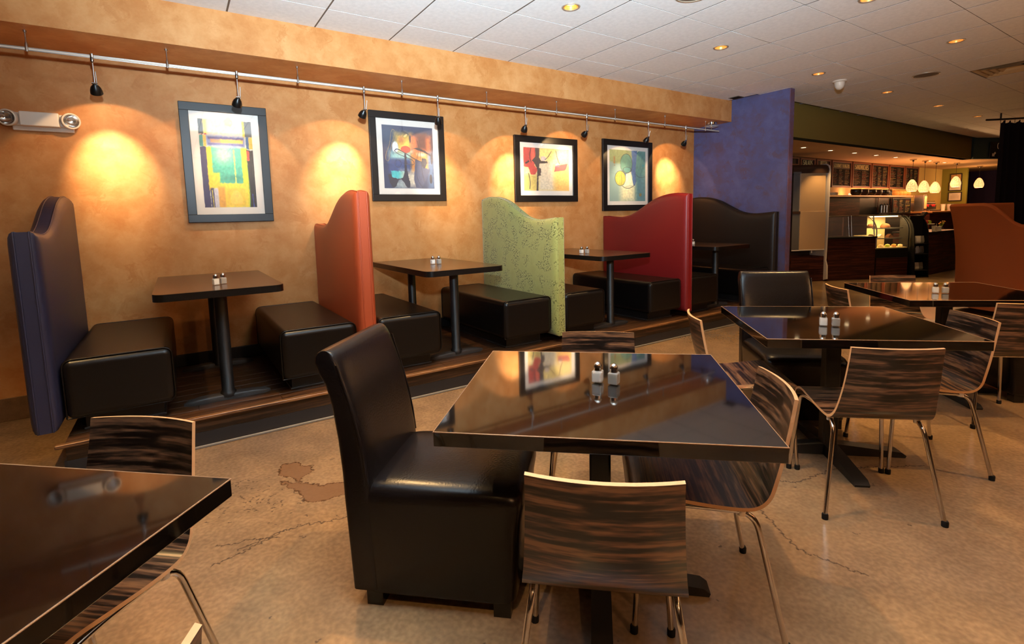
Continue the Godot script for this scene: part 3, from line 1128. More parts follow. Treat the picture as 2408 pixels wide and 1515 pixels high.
func picture(x0: float, x1: float, y0: float, y1: float, bw: float, mw: float, art: ImageTexture, label: String) -> void:
	var w := x1 - x0
	var h := y1 - y0
	var t := thing("framed_print", label, "picture", Vector3((x0 + x1) * 0.5, (y0 + y1) * 0.5, 0), 0.0, "framed abstract prints on the orange wall")
	for s in [-1.0, 1.0]:
		var a := MB.new()
		a.rbox(Vector3(0, s * (h - bw) * 0.5, 0.016), Vector3(w, bw, 0.032), 0.004, 2)
		obj("frame_rail", a, M.frame_black, t)
		var b := MB.new()
		b.rbox(Vector3(s * (w - bw) * 0.5, 0, 0.016), Vector3(bw, h - 2 * bw + 0.004, 0.031), 0.004, 2)
		obj("frame_stile", b, M.frame_black, t)
	var iw := w - 2 * bw
	var ih := h - 2 * bw
	var mb2 := obj("mat_board", MB.new().box(Vector3(0, 0, 0.012), Vector3(iw + 0.01, ih + 0.01, 0.006)), M.mat_board, t)
	var pm := mat("print_%s" % label.left(12), Color.WHITE, 0.7, 0.3)
	pm.albedo_texture = art
	var pw := iw - 2 * mw
	var ph := ih - 2 * mw
	var p := MB.new()
	p.quad(Vector3(-pw / 2, ph / 2, 0.0156), Vector3(pw / 2, ph / 2, 0.0156), Vector3(pw / 2, -ph / 2, 0.0156), Vector3(-pw / 2, -ph / 2, 0.0156), Vector3.BACK, Vector3.BACK, Vector3.BACK, Vector3.BACK, V(0, 0), V(1, 0), V(1, 1), V(0, 1))
	obj("print", p, pm, mb2)
	obj("glass_pane", MB.new().box(Vector3(0, 0, 0.0215), Vector3(iw + 0.006, ih + 0.006, 0.003)), M.pane, t)


func pictures() -> void:
	var navy := c8(48, 46, 92)
	var yel := c8(236, 196, 50)
	var tea := c8(70, 170, 150)
	var blk := c8(34, 32, 40)
	var oc := c8(214, 160, 70)
	var a1 := paint(288, 448, c8(206, 206, 196), [
		["r", 0.0, 0.0, 0.09, 0.17, c8(60, 74, 80), 0.01], ["r", 0.09, 0.0, 0.16, 0.17, c8(240, 204, 100), 0.03], ["r", 0.16, 0.02, 0.86, 0.19, c8(214, 210, 196), 0.05],  # the wide pale block paints the hazy glass reflection into the print
		["r", 0.85, 0.0, 1.0, 0.18, c8(64, 76, 82), 0.01], ["r", 0.82, 0.0, 0.86, 0.2, yel, 0.02], ["r", 0.0, 0.165, 0.14, 0.175, c8(190, 60, 60), 0.004],
		["r", 0.0, 0.18, 0.07, 0.31, c8(56, 140, 132), 0.01], ["r", 0.07, 0.18, 0.13, 0.31, c8(226, 184, 80), 0.01],
		["r", 0.13, 0.18, 0.85, 0.3, c8(120, 140, 190), 0.03], ["r", 0.16, 0.195, 0.82, 0.22, c8(70, 70, 130), 0.02], ["r", 0.2, 0.22, 0.55, 0.26, c8(206, 140, 100), 0.02], ["r", 0.4, 0.22, 0.82, 0.26, c8(238, 190, 90), 0.02], ["r", 0.16, 0.265, 0.82, 0.285, c8(90, 90, 150), 0.02],
		["r", 0.87, 0.18, 0.93, 0.32, c8(34, 90, 140), 0.01], ["r", 0.93, 0.18, 1.0, 0.32, c8(230, 180, 70), 0.01],
		["r", 0.0, 0.31, 0.12, 1.0, navy, 0.01], ["r", 0.11, 0.31, 0.23, 0.8, yel, 0.02], ["r", 0.2, 0.31, 0.82, 0.73, tea, 0.03], ["e", 0.42, 0.4, 0.24, 0.14, c8(170, 222, 176), 0.9], ["e", 0.6, 0.66, 0.3, 0.06, c8(52, 140, 124), 0.9], ["r", 0.18, 0.6, 0.32, 0.8, c8(206, 200, 60), 0.03],
		["r", 0.61, 0.33, 0.635, 0.73, c8(200, 206, 110), 0.01], ["r", 0.76, 0.31, 0.88, 1.0, c8(214, 206, 50), 0.02], ["r", 0.3, 0.72, 0.84, 1.0, c8(232, 206, 62), 0.02], ["r", 0.42, 0.78, 0.78, 0.98, c8(228, 188, 60), 0.03],
		["r", 0.27, 0.76, 0.4, 1.0, c8(220, 160, 62), 0.03], ["r", 0.18, 0.78, 0.27, 1.0, c8(196, 190, 200), 0.02], ["r", 0.13, 0.78, 0.19, 1.0, navy, 0.02], ["s", [V(.16, .8), V(.17, 1.0)], c8(214, 196, 70), 0.008],
		["r", 0.87, 0.33, 1.0, 1.0, blk, 0.01], ["r", 0.87, 0.34, 0.92, 0.45, c8(226, 66, 52), 0.008], ["s", [V(.96, .34), V(.97, .64)], c8(150, 140, 90), 0.003], ["s", [V(.93, .85), V(.94, 1)], c8(60, 70, 150), 0.01], ["s", [V(.86, .45), V(.88, .8), V(.86, 1)], c8(110, 160, 70), 0.008]], 5)
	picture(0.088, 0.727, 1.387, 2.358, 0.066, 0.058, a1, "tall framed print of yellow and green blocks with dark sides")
	var dk := c8(40, 30, 46)
	var a2 := paint(352, 416, c8(44, 50, 84), [
		["e", 0.1, 0.2, 0.2, 0.3, c8(54, 74, 100), 0.8], ["r", 0.24, 0.12, 0.56, 0.44, c8(236, 190, 80), 0.12], ["e", 0.36, 0.22, 0.09, 0.09, c8(214, 130, 60), 0.9], ["r", 0.56, 0.14, 0.95, 0.5, c8(226, 120, 60), 0.12], ["r", 0.66, 0.1, 0.86, 0.36, c8(96, 50, 40), 0.08],
		["r", 0.12, 0.4, 0.56, 0.56, c8(150, 196, 190), 0.12], ["e", 0.24, 0.34, 0.07, 0.1, c8(240, 238, 230), 0.25], ["r", 0.1, 0.53, 0.53, 0.74, c8(48, 66, 120), 0.06], ["r", 0.54, 0.44, 0.9, 0.74, c8(196, 126, 50), 0.06], ["e", 0.75, 0.44, 0.13, 0.05, c8(230, 206, 180), 0.8],
		["r", 0.14, 0.72, 0.42, 0.85, c8(60, 180, 184), 0.02], ["r", 0.34, 0.72, 0.66, 0.98, c8(206, 192, 168), 0.14], ["r", 0.2, 0.86, 0.4, 1.0, c8(150, 160, 160), 0.1], ["r", 0.88, 0.4, 1.0, 1.0, c8(70, 92, 130), 0.08],
		["p", [V(.41, .43), V(.45, .43), V(.45, .66), V(.47, .8), V(.51, .92), V(.49, .985), V(.44, .985), V(.38, .9), V(.33, .85), V(.28, .86), V(.22, .97), V(.16, .99), V(.1, .9), V(.08, .78), V(.13, .77), V(.17, .83), V(.28, .845), V(.36, .83), V(.4, .74)], dk],
		["p", [V(.62, .98), V(.58, .86), V(.6, .72), V(.62, .53), V(.74, .55), V(.76, .64), V(.92, .68), V(.86, .8), V(.8, .9), V(.72, 1.0)], c8(64, 66, 96)], ["p", [V(.74, .6), V(.76, .5), V(.84, .5), V(.86, .58), V(.82, .66), V(.78, .67)], dk],
		["p", [V(.58, .35), V(.7, .33), V(.84, .38), V(.98, .46), V(.98, .48), V(.8, .4), V(.68, .37)], c8(36, 30, 40)], ["e", 0.44, 0.37, 0.1, 0.058, c8(222, 72, 46), 0.06], ["e", 0.535, 0.2, 0.02, 0.07, c8(70, 40, 50), 0.3], ["e", 0.93, 0.84, 0.03, 0.08, dk, 0.1], ["e", 0.96, 0.5, 0.025, 0.1, dk, 0.1],
		["s", [V(.2, .06), V(.25, .1), V(.19, .25), V(.13, .45), V(.1, .56), V(.05, .54), V(.06, .45), V(.13, .3), V(.17, .12), V(.2, .06)], c8(170, 140, 90), 0.006],
		["s", [V(.22, .4), V(.28, .37), V(.45, .44), V(.62, .52), V(.78, .57)], dk, 0.008], ["s", [V(.22, .4), V(.3, .45), V(.46, .5), V(.58, .55), V(.58, .61), V(.42, .6)], dk, 0.006], ["s", [V(.66, .2), V(.7, .35), V(.64, .6), V(.66, .85), V(.76, .98)], dk, 0.005], ["s", [V(.72, .15), V(.73, .4), V(.75, .7), V(.8, .9)], dk, 0.005], ["o", .28, .6, .06, .06, dk, 0.005]], 9)
	picture(1.629, 2.426, 1.558, 2.434, 0.068, 0.06, a2, "framed print of dark blue abstract forms with a red oval")
	var br := c8(58, 36, 26)
	var a3 := paint(384, 320, c8(232, 200, 116), [
		["r", 0.34, 0.0, 0.7, 0.3, c8(240, 218, 130), 0.1], ["r", 0.3, 0.3, 0.68, 1.0, c8(226, 210, 180), 0.12], ["r", 0.66, 0.4, 1.0, 1.0, c8(220, 172, 82), 0.14], ["r", 0.7, 0.0, 1.0, 0.36, c8(242, 212, 130), 0.1], ["r", 0.0, 0.6, 0.28, 1.0, c8(200, 176, 84), 0.1], ["r", 0.02, 0.45, 0.26, 0.62, c8(240, 220, 160), 0.1],
		["p", [V(0, 0), V(.3, 0), V(.3, .3), V(.22, .4), V(.3, .5), V(.24, .62), V(.14, .62), V(.1, .46), V(0, .44)], c8(206, 64, 44)], ["p", [V(.16, .02), V(.22, 0), V(.24, .3), V(.17, .34)], c8(232, 96, 64)],
		["p", [V(.25, 0), V(.34, 0), V(.33, .22), V(.38, .3), V(.5, .3), V(.52, .34), V(.34, .36), V(.32, .45), V(.36, .48), V(.35, .62), V(.31, .66), V(.3, 1), V(.26, 1), V(.29, .5), V(.22, .34), V(.17, .3), V(.25, .2)], br], ["p", [V(.33, .5), V(.37, .49), V(.36, .64), V(.31, .65)], c8(70, 40, 28)],
		["p", [V(.68, .42), V(.76, .38), V(.97, .33), V(.93, .46), V(.9, .5), V(.66, .54)], c8(178, 58, 50)], ["p", [V(.68, .4), V(.78, .38), V(.78, .42), V(.69, .43)], c8(120, 70, 100)], ["p", [V(.36, .2), V(.46, .18), V(.5, .24), V(.44, .3), V(.38, .29)], c8(214, 196, 190)], ["p", [V(.68, .39), V(.78, .36), V(.74, .33), V(.7, .36)], c8(240, 232, 214)],
		["s", [V(.6, .06), V(.52, .2), V(.46, .26)], br, 0.008], ["s", [V(.7, .04), V(.74, .24), V(.78, .34)], br, 0.01], ["s", [V(.16, 0), V(.13, .2), V(.16, .34)], br, 0.008], ["s", [V(.1, .6), V(.13, .8), V(.12, .95)], c8(90, 80, 40), 0.012], ["s", [V(.05, .36), V(.1, .32)], br, 0.02]], 13)
	picture(3.315, 4.266, 1.544, 2.312, 0.076, 0.056, a3, "framed print with red and dark strokes on ochre")
	var gr := c8(60, 62, 56)
	var a4 := paint(320, 320, c8(146, 172, 160), [
		["r", 0.7, 0.0, 1.0, 1.0, c8(92, 150, 140), 0.06], ["r", 0.74, 0.5, 1.0, 1.0, c8(82, 140, 150), 0.14], ["e", 0.25, 0.1, 0.4, 0.18, c8(150, 164, 106), 0.2], ["r", 0.3, 0.66, 0.7, 1.0, c8(236, 228, 180), 0.16], ["p", [V(.46, .44), V(.58, .42), V(.65, .68), V(.4, .7)], c8(238, 232, 196)],
		["p", [V(.6, 0), V(.76, 0), V(.71, .4), V(.73, .6), V(.7, .69), V(.65, .68), V(.62, .5), V(.59, .4), V(.62, .2)], c8(80, 116, 168)], ["p", [V(.35, .38), V(.46, .42), V(.44, .5), V(.36, .46)], c8(80, 100, 150)],
		["e", 0.455, 0.26, 0.165, 0.19, c8(96, 150, 128), 0.05], ["e", 0.48, 0.38, 0.11, 0.06, c8(90, 150, 136), 0.1], ["e", 0.29, 0.55, 0.145, 0.145, c8(196, 186, 62), 0.05], ["e", 0.25, 0.6, 0.1, 0.1, c8(214, 206, 76), 0.8],
		["o", 0.455, 0.26, 0.165, 0.19, gr, 0.006], ["o", 0.48, 0.38, 0.115, 0.055, gr, 0.005], ["o", 0.29, 0.55, 0.145, 0.145, gr, 0.006], ["s", [V(.34, .7), V(.45, .74), V(.58, .73), V(.7, .67)], gr, 0.007], ["s", [V(.72, .46), V(.8, .51), V(.9, .52), V(1, .5)], gr, 0.005], ["s", [V(.33, .42), V(.32, .55), V(.31, .7)], gr, 0.004], ["s", [V(.7, .72), V(.7, .98)], gr, 0.004],
		["r", 0.11, 0.13, 0.15, 0.27, c8(160, 124, 60), 0.005], ["r", 0.115, 0.285, 0.15, 0.31, c8(150, 116, 58), 0.005], ["r", 0.82, 0.84, 0.89, 0.9, c8(130, 120, 60), 0.005], ["r", 0.91, 0.26, 0.96, 0.3, c8(60, 150, 150), 0.01]], 17)
	picture(4.7, 5.643, 1.419, 2.356, 0.078, 0.05, a4, "framed teal print with outlined ovals and a white glow")


# ------------------------------------------------------------------ dining tables and chairs
var chair0: Node3D
var armless0: Node3D


func dining_table(c: Vector3, label: String) -> void:
	var t := thing("dining_table", label, "table", c, atan2(-SE.z, SE.x), "square black dining tables")
	var a := 0.955
	var b := 0.888
	var tp := obj("top", MB.new().rbox(Vector3(0, 0.7325, 0), Vector3(a, 0.045, b), 0.003, 1), M.table_black, t)
	# rubbed light line along the upper edge
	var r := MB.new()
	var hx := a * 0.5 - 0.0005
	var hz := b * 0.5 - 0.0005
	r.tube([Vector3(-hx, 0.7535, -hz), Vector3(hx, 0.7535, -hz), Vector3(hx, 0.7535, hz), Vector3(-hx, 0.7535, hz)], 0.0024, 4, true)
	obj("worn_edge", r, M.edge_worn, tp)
	obj("spider", MB.new().box(Vector3(0, 0.70, 0), Vector3(0.5, 0.02, 0.05)).box(Vector3(0, 0.70, 0), Vector3(0.05, 0.02, 0.5)), M.iron_black, t)
	obj("column", MB.new().rbox(Vector3(0, 0.375, 0), Vector3(0.076, 0.65, 0.076), 0.012, 2), M.iron_black, t)
	for k in 4:
		var f := MB.new()
		f.xf = Transform3D(Basis(Vector3.UP, PI / 2 * k), Vector3.ZERO)
		f.plate(PackedVector2Array([V(0.0, 0.0), V(0.38, 0.0), V(0.385, 0.012), V(0.36, 0.03), V(0.05, 0.062), V(0.0, 0.062)]), -0.034, 0.034)
		obj("foot", f, M.iron_black, t)


# bent plywood shell on a chrome tube frame; the sitter faces +z
func make_chair() -> Node3D:
	var t := thing("wooden_chair", "", "chair", Vector3.ZERO, 0.0, "bent plywood chairs with chrome legs")
	var prof := spline([V(-0.272, 0.786), V(-0.258, 0.70), V(-0.238, 0.60), V(-0.216, 0.52), V(-0.198, 0.474), V(-0.168, 0.446), V(-0.125, 0.436), V(-0.04, 0.44), V(0.06, 0.452), V(0.135, 0.461), V(0.18, 0.456), V(0.212, 0.437), V(0.226, 0.408)], 4)
	var m := prof.size()
	var cols := 10
	var inner := []
	var outer := []
	for i in m:
		var p: Vector2 = prof[i]
		var d: Vector2 = prof[mini(i + 1, m - 1)] - prof[maxi(i - 1, 0)]
		var nn := Vector2(-d.y, d.x).normalized()   # towards the sitter
		var f := float(i) / (m - 1)
		var hw := lerpf(0.175, 0.202, smoothstep(0.0, 0.45, f))
		var dish := 0.026 * (1.0 - smoothstep(0.2, 0.42, f))
		var ri := []
		var ro := []
		for k in cols + 1:
			var s := float(k) / cols * 2.0 - 1.0
			var back := Vector3(s * hw, p.y, p.x - dish * (1.0 - s * s))
			ri.append(back + Vector3(0, nn.y, nn.x) * 0.006)
			ro.append(back - Vector3(0, nn.y, nn.x) * 0.006)
		inner.append(ri)
		outer.append(ro)
	obj("shell", MB.new().sheet(inner, -1.0).sheet(outer, 1.0), M.veneer, t)
	var e := MB.new()
	for i in m - 1:
		for k in [0, cols]:
			var nx := Vector3(-1.0 if k == 0 else 1.0, 0, 0)
			e.flat(inner[i][k], inner[i + 1][k], outer[i + 1][k], outer[i][k], nx)
	for k in cols:
		e.flat(inner[0][k], inner[0][k + 1], outer[0][k + 1], outer[0][k], Vector3(0, 1, -0.2))
		e.flat(inner[m - 1][k], inner[m - 1][k + 1], outer[m - 1][k + 1], outer[m - 1][k], Vector3(0, -1, 0.2))
	obj("ply_edge", e, M.ply_edge, t)
	for sg in [-1.0, 1.0]:
		var path := rounded([Vector3(sg * 0.222, 0.012, 0.215), Vector3(sg * 0.19, 0.425, 0.185), Vector3(sg * 0.178, 0.428, 0.06), Vector3(sg * 0.178, 0.416, -0.16), Vector3(sg * 0.236, 0.012, -0.245)], 0.06, 6)
		var sf := obj("side_frame", MB.new().tube(path, 0.0095, 10), M.chrome, t)
		for q in [Vector3(sg * 0.2225, 0, 0.2155), Vector3(sg * 0.2365, 0, -0.246)]:
			obj("foot_cap", MB.new().lathe(q, [Vector2(0, 0), Vector2(0.013, 0), Vector2(0.0135, 0.02), Vector2(0.011, 0.026), Vector2(0, 0.026)], 10), M.rubber, sf)
		obj("bumper", MB.new().lathe(Vector3(sg * 0.178, 0.405, -0.12), [Vector2(0, 0), Vector2(0.014, 0.002), Vector2(0.014, 0.02), Vector2(0, 0.022)], 10), M.white_plastic, t)
	for z in [0.1, -0.11]:
		obj("crossbar", MB.new().cyl(Vector3(-0.178, 0.423, z), Vector3(0.178, 0.423, z), 0.008, 8), M.chrome, t)
	return t


# upholstered armless chair: block seat to the floor, raked back rolled over at the top; faces +z
func make_armless() -> Node3D:
	var t := thing("leather_chair", "", "chair", Vector3.ZERO, 0.0, "dark leather dining chairs")
	obj("seat", MB.new().loft([[0.055, 0, 0.015, 0.228, 0.265, 14.0], [0.065, 0, 0.015, 0.235, 0.275, 12.0], [0.2, 0, 0.02, 0.238, 0.28, 12.0], [0.34, 0, 0.026, 0.242, 0.285, 11.0], [0.395, 0, 0.03, 0.246, 0.291, 10.0], [0.425, 0, 0.03, 0.245, 0.29, 9.0], [0.445, 0, 0.03, 0.237, 0.28, 8.0], [0.458, 0, 0.028, 0.222, 0.262, 7.0], [0.467, 0, 0.026, 0.19, 0.23, 6.0], [0.473, 0, 0.024, 0.12, 0.15, 5.0], [0.475, 0, 0.02, 0.01, 0.02, 4.0]], 64), M.leather_brown, t)
	var sec := []
	for s in [[0.07, -0.246, 0.05], [0.2, -0.25, 0.052], [0.40, -0.256, 0.056], [0.5, -0.262, 0.056], [0.62, -0.276, 0.05], [0.74, -0.296, 0.044], [0.81, -0.316, 0.042], [0.85, -0.334, 0.047], [0.885, -0.346, 0.048], [0.905, -0.35, 0.043], [0.918, -0.35, 0.033], [0.925, -0.35, 0.02], [0.927, -0.35, 0.004]]:
		var top: float = s[0]
		var hw := 0.241 if top < 0.87 else 0.241 - 0.012 * (top - 0.87) / 0.057
		sec.append([top, 0.0, s[1], hw, s[2], 7.0 if top > 0.4 else 9.0])
	obj("backrest", MB.new().loft(sec, 64), M.leather_brown, t)
	for sg in [-1.0, 1.0]:
		var seam := []
		for s in [[0.46, -0.203], [0.55, -0.212], [0.65, -0.229], [0.75, -0.253], [0.83, -0.276], [0.88, -0.29]]:
			seam.append(Vector3(sg * 0.2385, s[0], s[1] - 0.012))
		obj("piping", MB.new().tube(seam, 0.004, 6), M.leather_brown, t)
		for z in [-0.22, 0.24]:
			obj("block_foot", MB.new().box(Vector3(sg * 0.19, 0.029, z), Vector3(0.06, 0.058, 0.06)), M.edge_black, t)
	return t


func seat_at(table: Vector3, side: Vector3, dist: float, slide: float, turn: float, label: String, leather := false) -> void:
	var across := Vector3(side.z, 0, -side.x)
	var at := table + side * dist + across * slide
	var a := facing(-side) + turn
	if leather:
		if armless0 == null:
			armless0 = make_armless()
			armless0.position = at
			armless0.rotation.y = a
			armless0.set_meta("label", label)
		else:
			copy(armless0, "leather_chair", label, at, a)
	elif chair0 == null:
		chair0 = make_chair()
		chair0.position = at
		chair0.rotation.y = a
		chair0.set_meta("label", label)
	else:
		copy(chair0, "wooden_chair", label, at, a)


func dining() -> void:
	var A := Vector3(1.22, 0, 3.642)
	var B := Vector3(2.965, 0, 3.632)
	var C := Vector3(4.64, 0, 3.64)
	var D := Vector3(-0.59, 0, 3.60)
	dining_table(A, "glossy black square table whose top mirrors the framed prints")
	dining_table(B, "black square table with the leather chair and blue partition mirrored in it")
	dining_table(C, "black square table mirroring the glowing pendant lamps")
	dining_table(D, "dark square table without shakers, wooden chair tucked behind it")
	var NE := -SW
	var NW := -SE
	seat_at(A, SW, 0.435, 0.0, 0.0, "wooden chair at the print-mirroring table, plain back turned to the viewer")
	seat_at(A, SE, 0.32, 0.0, 0.0, "wooden chair pushed deep under the print-mirroring table, grain of its seat showing")
	seat_at(A, NE, 0.432, 0.0, 0.0, "wooden chair behind the print-mirroring table, only its top rail showing")
	seat_at(B, NW, 0.455, 0.0, 0.0, "wooden chair seen in profile between the two nearest shaker tables")
	seat_at(B, SW, 0.43, -0.055, 0.0, "wooden chair with striped back before the table by the leather chair")
	seat_at(B, SE, 0.41, 0.0, 0.0, "wooden chair on the far right side of the table by the leather chair")
	seat_at(C, SW, 0.46, 0.0, 0.0, "wooden chair in front of the lamp-mirroring table, back cut by the frame")
	seat_at(C, NW, 0.46, 0.0, 0.0, "wooden chair in profile behind the black leather chair, beside the lamp-mirroring table")
	seat_at(C, NE, 0.40, 0.0, 0.0, "wooden chair behind the lamp-mirroring table, facing the viewer")
	seat_at(D, NE, 0.405, 0.0, 0.0, "striped wooden chair behind the bare dark table, chrome leg showing")
	seat_at(D, SE, 0.50, -0.17, 0.0, "wooden chair whose blurred pale top corner pokes into view")
	seat_at(A, NW, 0.575, 0.0, 0.0, "large dark leather chair beside the print-mirroring table", true)
	seat_at(B, NE, 0.60, 0.0, 0.0, "black leather chair facing the viewer, gleam along its top edge", true)
	seat_at(C, SE, 0.60, 0.0, 0.0, "black leather chair in shadow beside the lamp-mirroring table", true)
	shaker(A + Vector3(0.02, 0.756, -0.03), true, 0.5, "salt shaker on the print-mirroring table")
	shaker(A + Vector3(0.05, 0.756, 0.022), false, 0.45, "pepper shaker on the print-mirroring table")
	shaker(B + Vector3(-0.17, 0.756, 0.03), true, 0.5, "salt shaker on the table by the leather chair")
	shaker(B + Vector3(-0.135, 0.756, 0.075), false, 0.5, "pepper shaker on the table by the leather chair")
	shaker(C + Vector3(-0.2, 0.756, -0.0), true, 0.5, "salt shaker on the lamp-mirroring table")
	shaker(C + Vector3(-0.165, 0.756, 0.045), false, 0.5, "pepper shaker on the lamp-mirroring table")


# ------------------------------------------------------------------ fittings in the ceiling
func downlight(at: Vector3, label: String, energy: float, called := "downlight", group := "recessed ceiling downlights", flush := 0.0) -> void:
	var t := thing(called, label, "downlight", at, 0.0, group)
	obj("trim_ring", MB.new().lathe(Vector3.ZERO, [Vector2(0.053, 0.002), Vector2(0.056, -0.004), Vector2(0.066, -0.005), Vector2(0.07, 0.0), Vector2(0.07, 0.001)], 28, -1.0), M.trim_ring, t)
	obj("reflector", MB.new().lathe(Vector3.ZERO, [Vector2(0.053, -0.002), Vector2(0.05, 0.02), Vector2(0.04, 0.06), Vector2(0.03, 0.07)], 24, -1.0), M.downlight_cone, t)
	obj("lamp", MB.new().lathe(Vector3(0, -flush, 0), [Vector2(0.0, 0.02), Vector2(0.036, 0.024), Vector2(0.044, 0.036), Vector2(0, 0.06)], 20, -1.0), M.downlight_bulb, t)
	if energy > 0.0:
		spot("light", Vector3(0, -0.012, 0), Vector3(0, -1, 0), Color(1.0, 0.8, 0.52), energy, 42.0, 0.6, 0.02, t)


const DOWN_SAY := ["amber ceiling downlight out from the red and ochre picture", "amber ceiling downlight out from the teal picture", "amber ceiling downlight before the blue partition, next to the dome camera", "amber ceiling downlight just beyond the dome camera", "amber ceiling downlight along the olive bulkhead, past the dome camera", "dim ceiling downlight farthest along the olive bulkhead", "amber ceiling downlight above the table by the leather chair", "amber ceiling downlight between the air vent and the tables"]


func ceiling_fittings() -> void:
	for k in DOWN.size():
		var d: Array = DOWN[k]
		var p := tile_at(d[0], d[1])
		var far: bool = p.x > 5.5
		downlight(p, DOWN_SAY[k] if k < DOWN_SAY.size() else "amber ceiling downlight over the tables behind the viewer", 5.0 if not far else 1.4)
	# round speakers
	for q in [[3, 3, "round grey ceiling speaker near the downlights over the booths"], [10, 3, "round grey ceiling speaker beside the air vent"]]:
		var t := thing("ceiling_speaker", q[2], "speaker", tile_at(q[0], q[1]), 0.0, "ceiling speakers")
		obj("grille", MB.new().lathe(Vector3.ZERO, [Vector2(0.0, -0.008), Vector2(0.10, -0.007), Vector2(0.118, -0.003)], 32), M.speaker_grille, t)
		obj("rim", MB.new().lathe(Vector3.ZERO, [Vector2(0.112, -0.004), Vector2(0.118, -0.01), Vector2(0.128, -0.008), Vector2(0.13, 0.0)], 32), M.trim_ring, t)
	# dome camera
	var c := thing("dome_camera", "small white dome security camera on the ceiling", "camera", Vector3(6.80, CEIL, 1.90))
	obj("base", MB.new().lathe(Vector3.ZERO, [Vector2(0.075, 0), Vector2(0.075, -0.012), Vector2(0.06, -0.02), Vector2(0, -0.021)], 24, -1.0), M.white_plastic, c)
	obj("dome", MB.new().lathe(Vector3.ZERO, [Vector2(0.055, -0.018), Vector2(0.054, -0.05), Vector2(0.045, -0.08), Vector2(0.025, -0.1), Vector2(0, -0.106)], 20, -1.0), M.white_plastic, c)
	# louvred air diffuser in place of one tile
	var v := thing("air_diffuser", "square louvred air vent set in the ceiling grid", "vent", tile_at(11, 4))
	obj("back", MB.new().box(Vector3(0, 0.05, 0), Vector3(0.58, 0.01, 0.58)), M.vent_dark, v)
	for k in 4:
		var h := 0.29 - 0.062 * k
		for a in 4:
			var s := MB.new()
			s.xf = Transform3D(Basis(Vector3.UP, PI / 2 * a), Vector3.ZERO)
			s.quad(Vector3(-h, 0.0, h), Vector3(h, 0.0, h), Vector3(h - 0.05, 0.035, h - 0.05), Vector3(-h + 0.05, 0.035, h - 0.05), Vector3(0, -1, -0.6), Vector3(0, -1, -0.6), Vector3(0, -1, -0.6), Vector3(0, -1, -0.6))
			obj("louvre", s, M.vent_paint, v)
	var g := thing("slot_vent", "tiny dark slot vent in the ceiling by the blue partition", "vent", Vector3(6.44, CEIL, 0.775))
	obj("frame", MB.new().rbox(Vector3(0, -0.003, 0), Vector3(0.13, 0.006, 0.15), 0.002, 1), M.speaker_grille, g)
	obj("slot", MB.new().box(Vector3(0, -0.0065, 0), Vector3(0.10, 0.002, 0.12)), M.vent_dark, g)
	# pendant lamps over the tables behind the viewer, seen as reflections in the glass of the prints
	for x in [1.0, 4.2, 4.95]:
		pendant(Vector3(x, CEIL, 6.05), 0.9, "speckled egg-shaped pendant lamp hanging behind the viewer", "pendants behind the viewer", 1.0)


func pendant(top: Vector3, drop: float, label: String, group: String, energy: float) -> void:
	var t := thing("pendant_lamp", label, "pendant lamp", top, 0.0, group)
	obj("canopy", MB.new().lathe(Vector3.ZERO, [Vector2(0.06, 0), Vector2(0.06, -0.025), Vector2(0.02, -0.03), Vector2(0.016, -0.06), Vector2(0, -0.06)], 20, -1.0), M.chrome, t)
	obj("cord", MB.new().cyl(Vector3(0, -0.05, 0), Vector3(0, -drop, 0), 0.004, 6), M.iron_black, t)
	obj("shade", MB.new().lathe(Vector3(0, -drop, 0), [Vector2(0.02, 0.01), Vector2(0.045, -0.012), Vector2(0.075, -0.06), Vector2(0.1, -0.13), Vector2(0.106, -0.175), Vector2(0.098, -0.22), Vector2(0.08, -0.25)], 22, -1.0), M.egg_shade, t)
	var l := OmniLight3D.new()
	l.name = "light"
	l.light_color = Color(1.0, 0.76, 0.52)
	l.light_energy = energy
	l.light_size = 0.05
	l.omni_range = 12.0
	l.omni_attenuation = 2.0
	l.shadow_enabled = true
	l.position = Vector3(0, -drop - 0.16, 0)
	t.add_child(l)


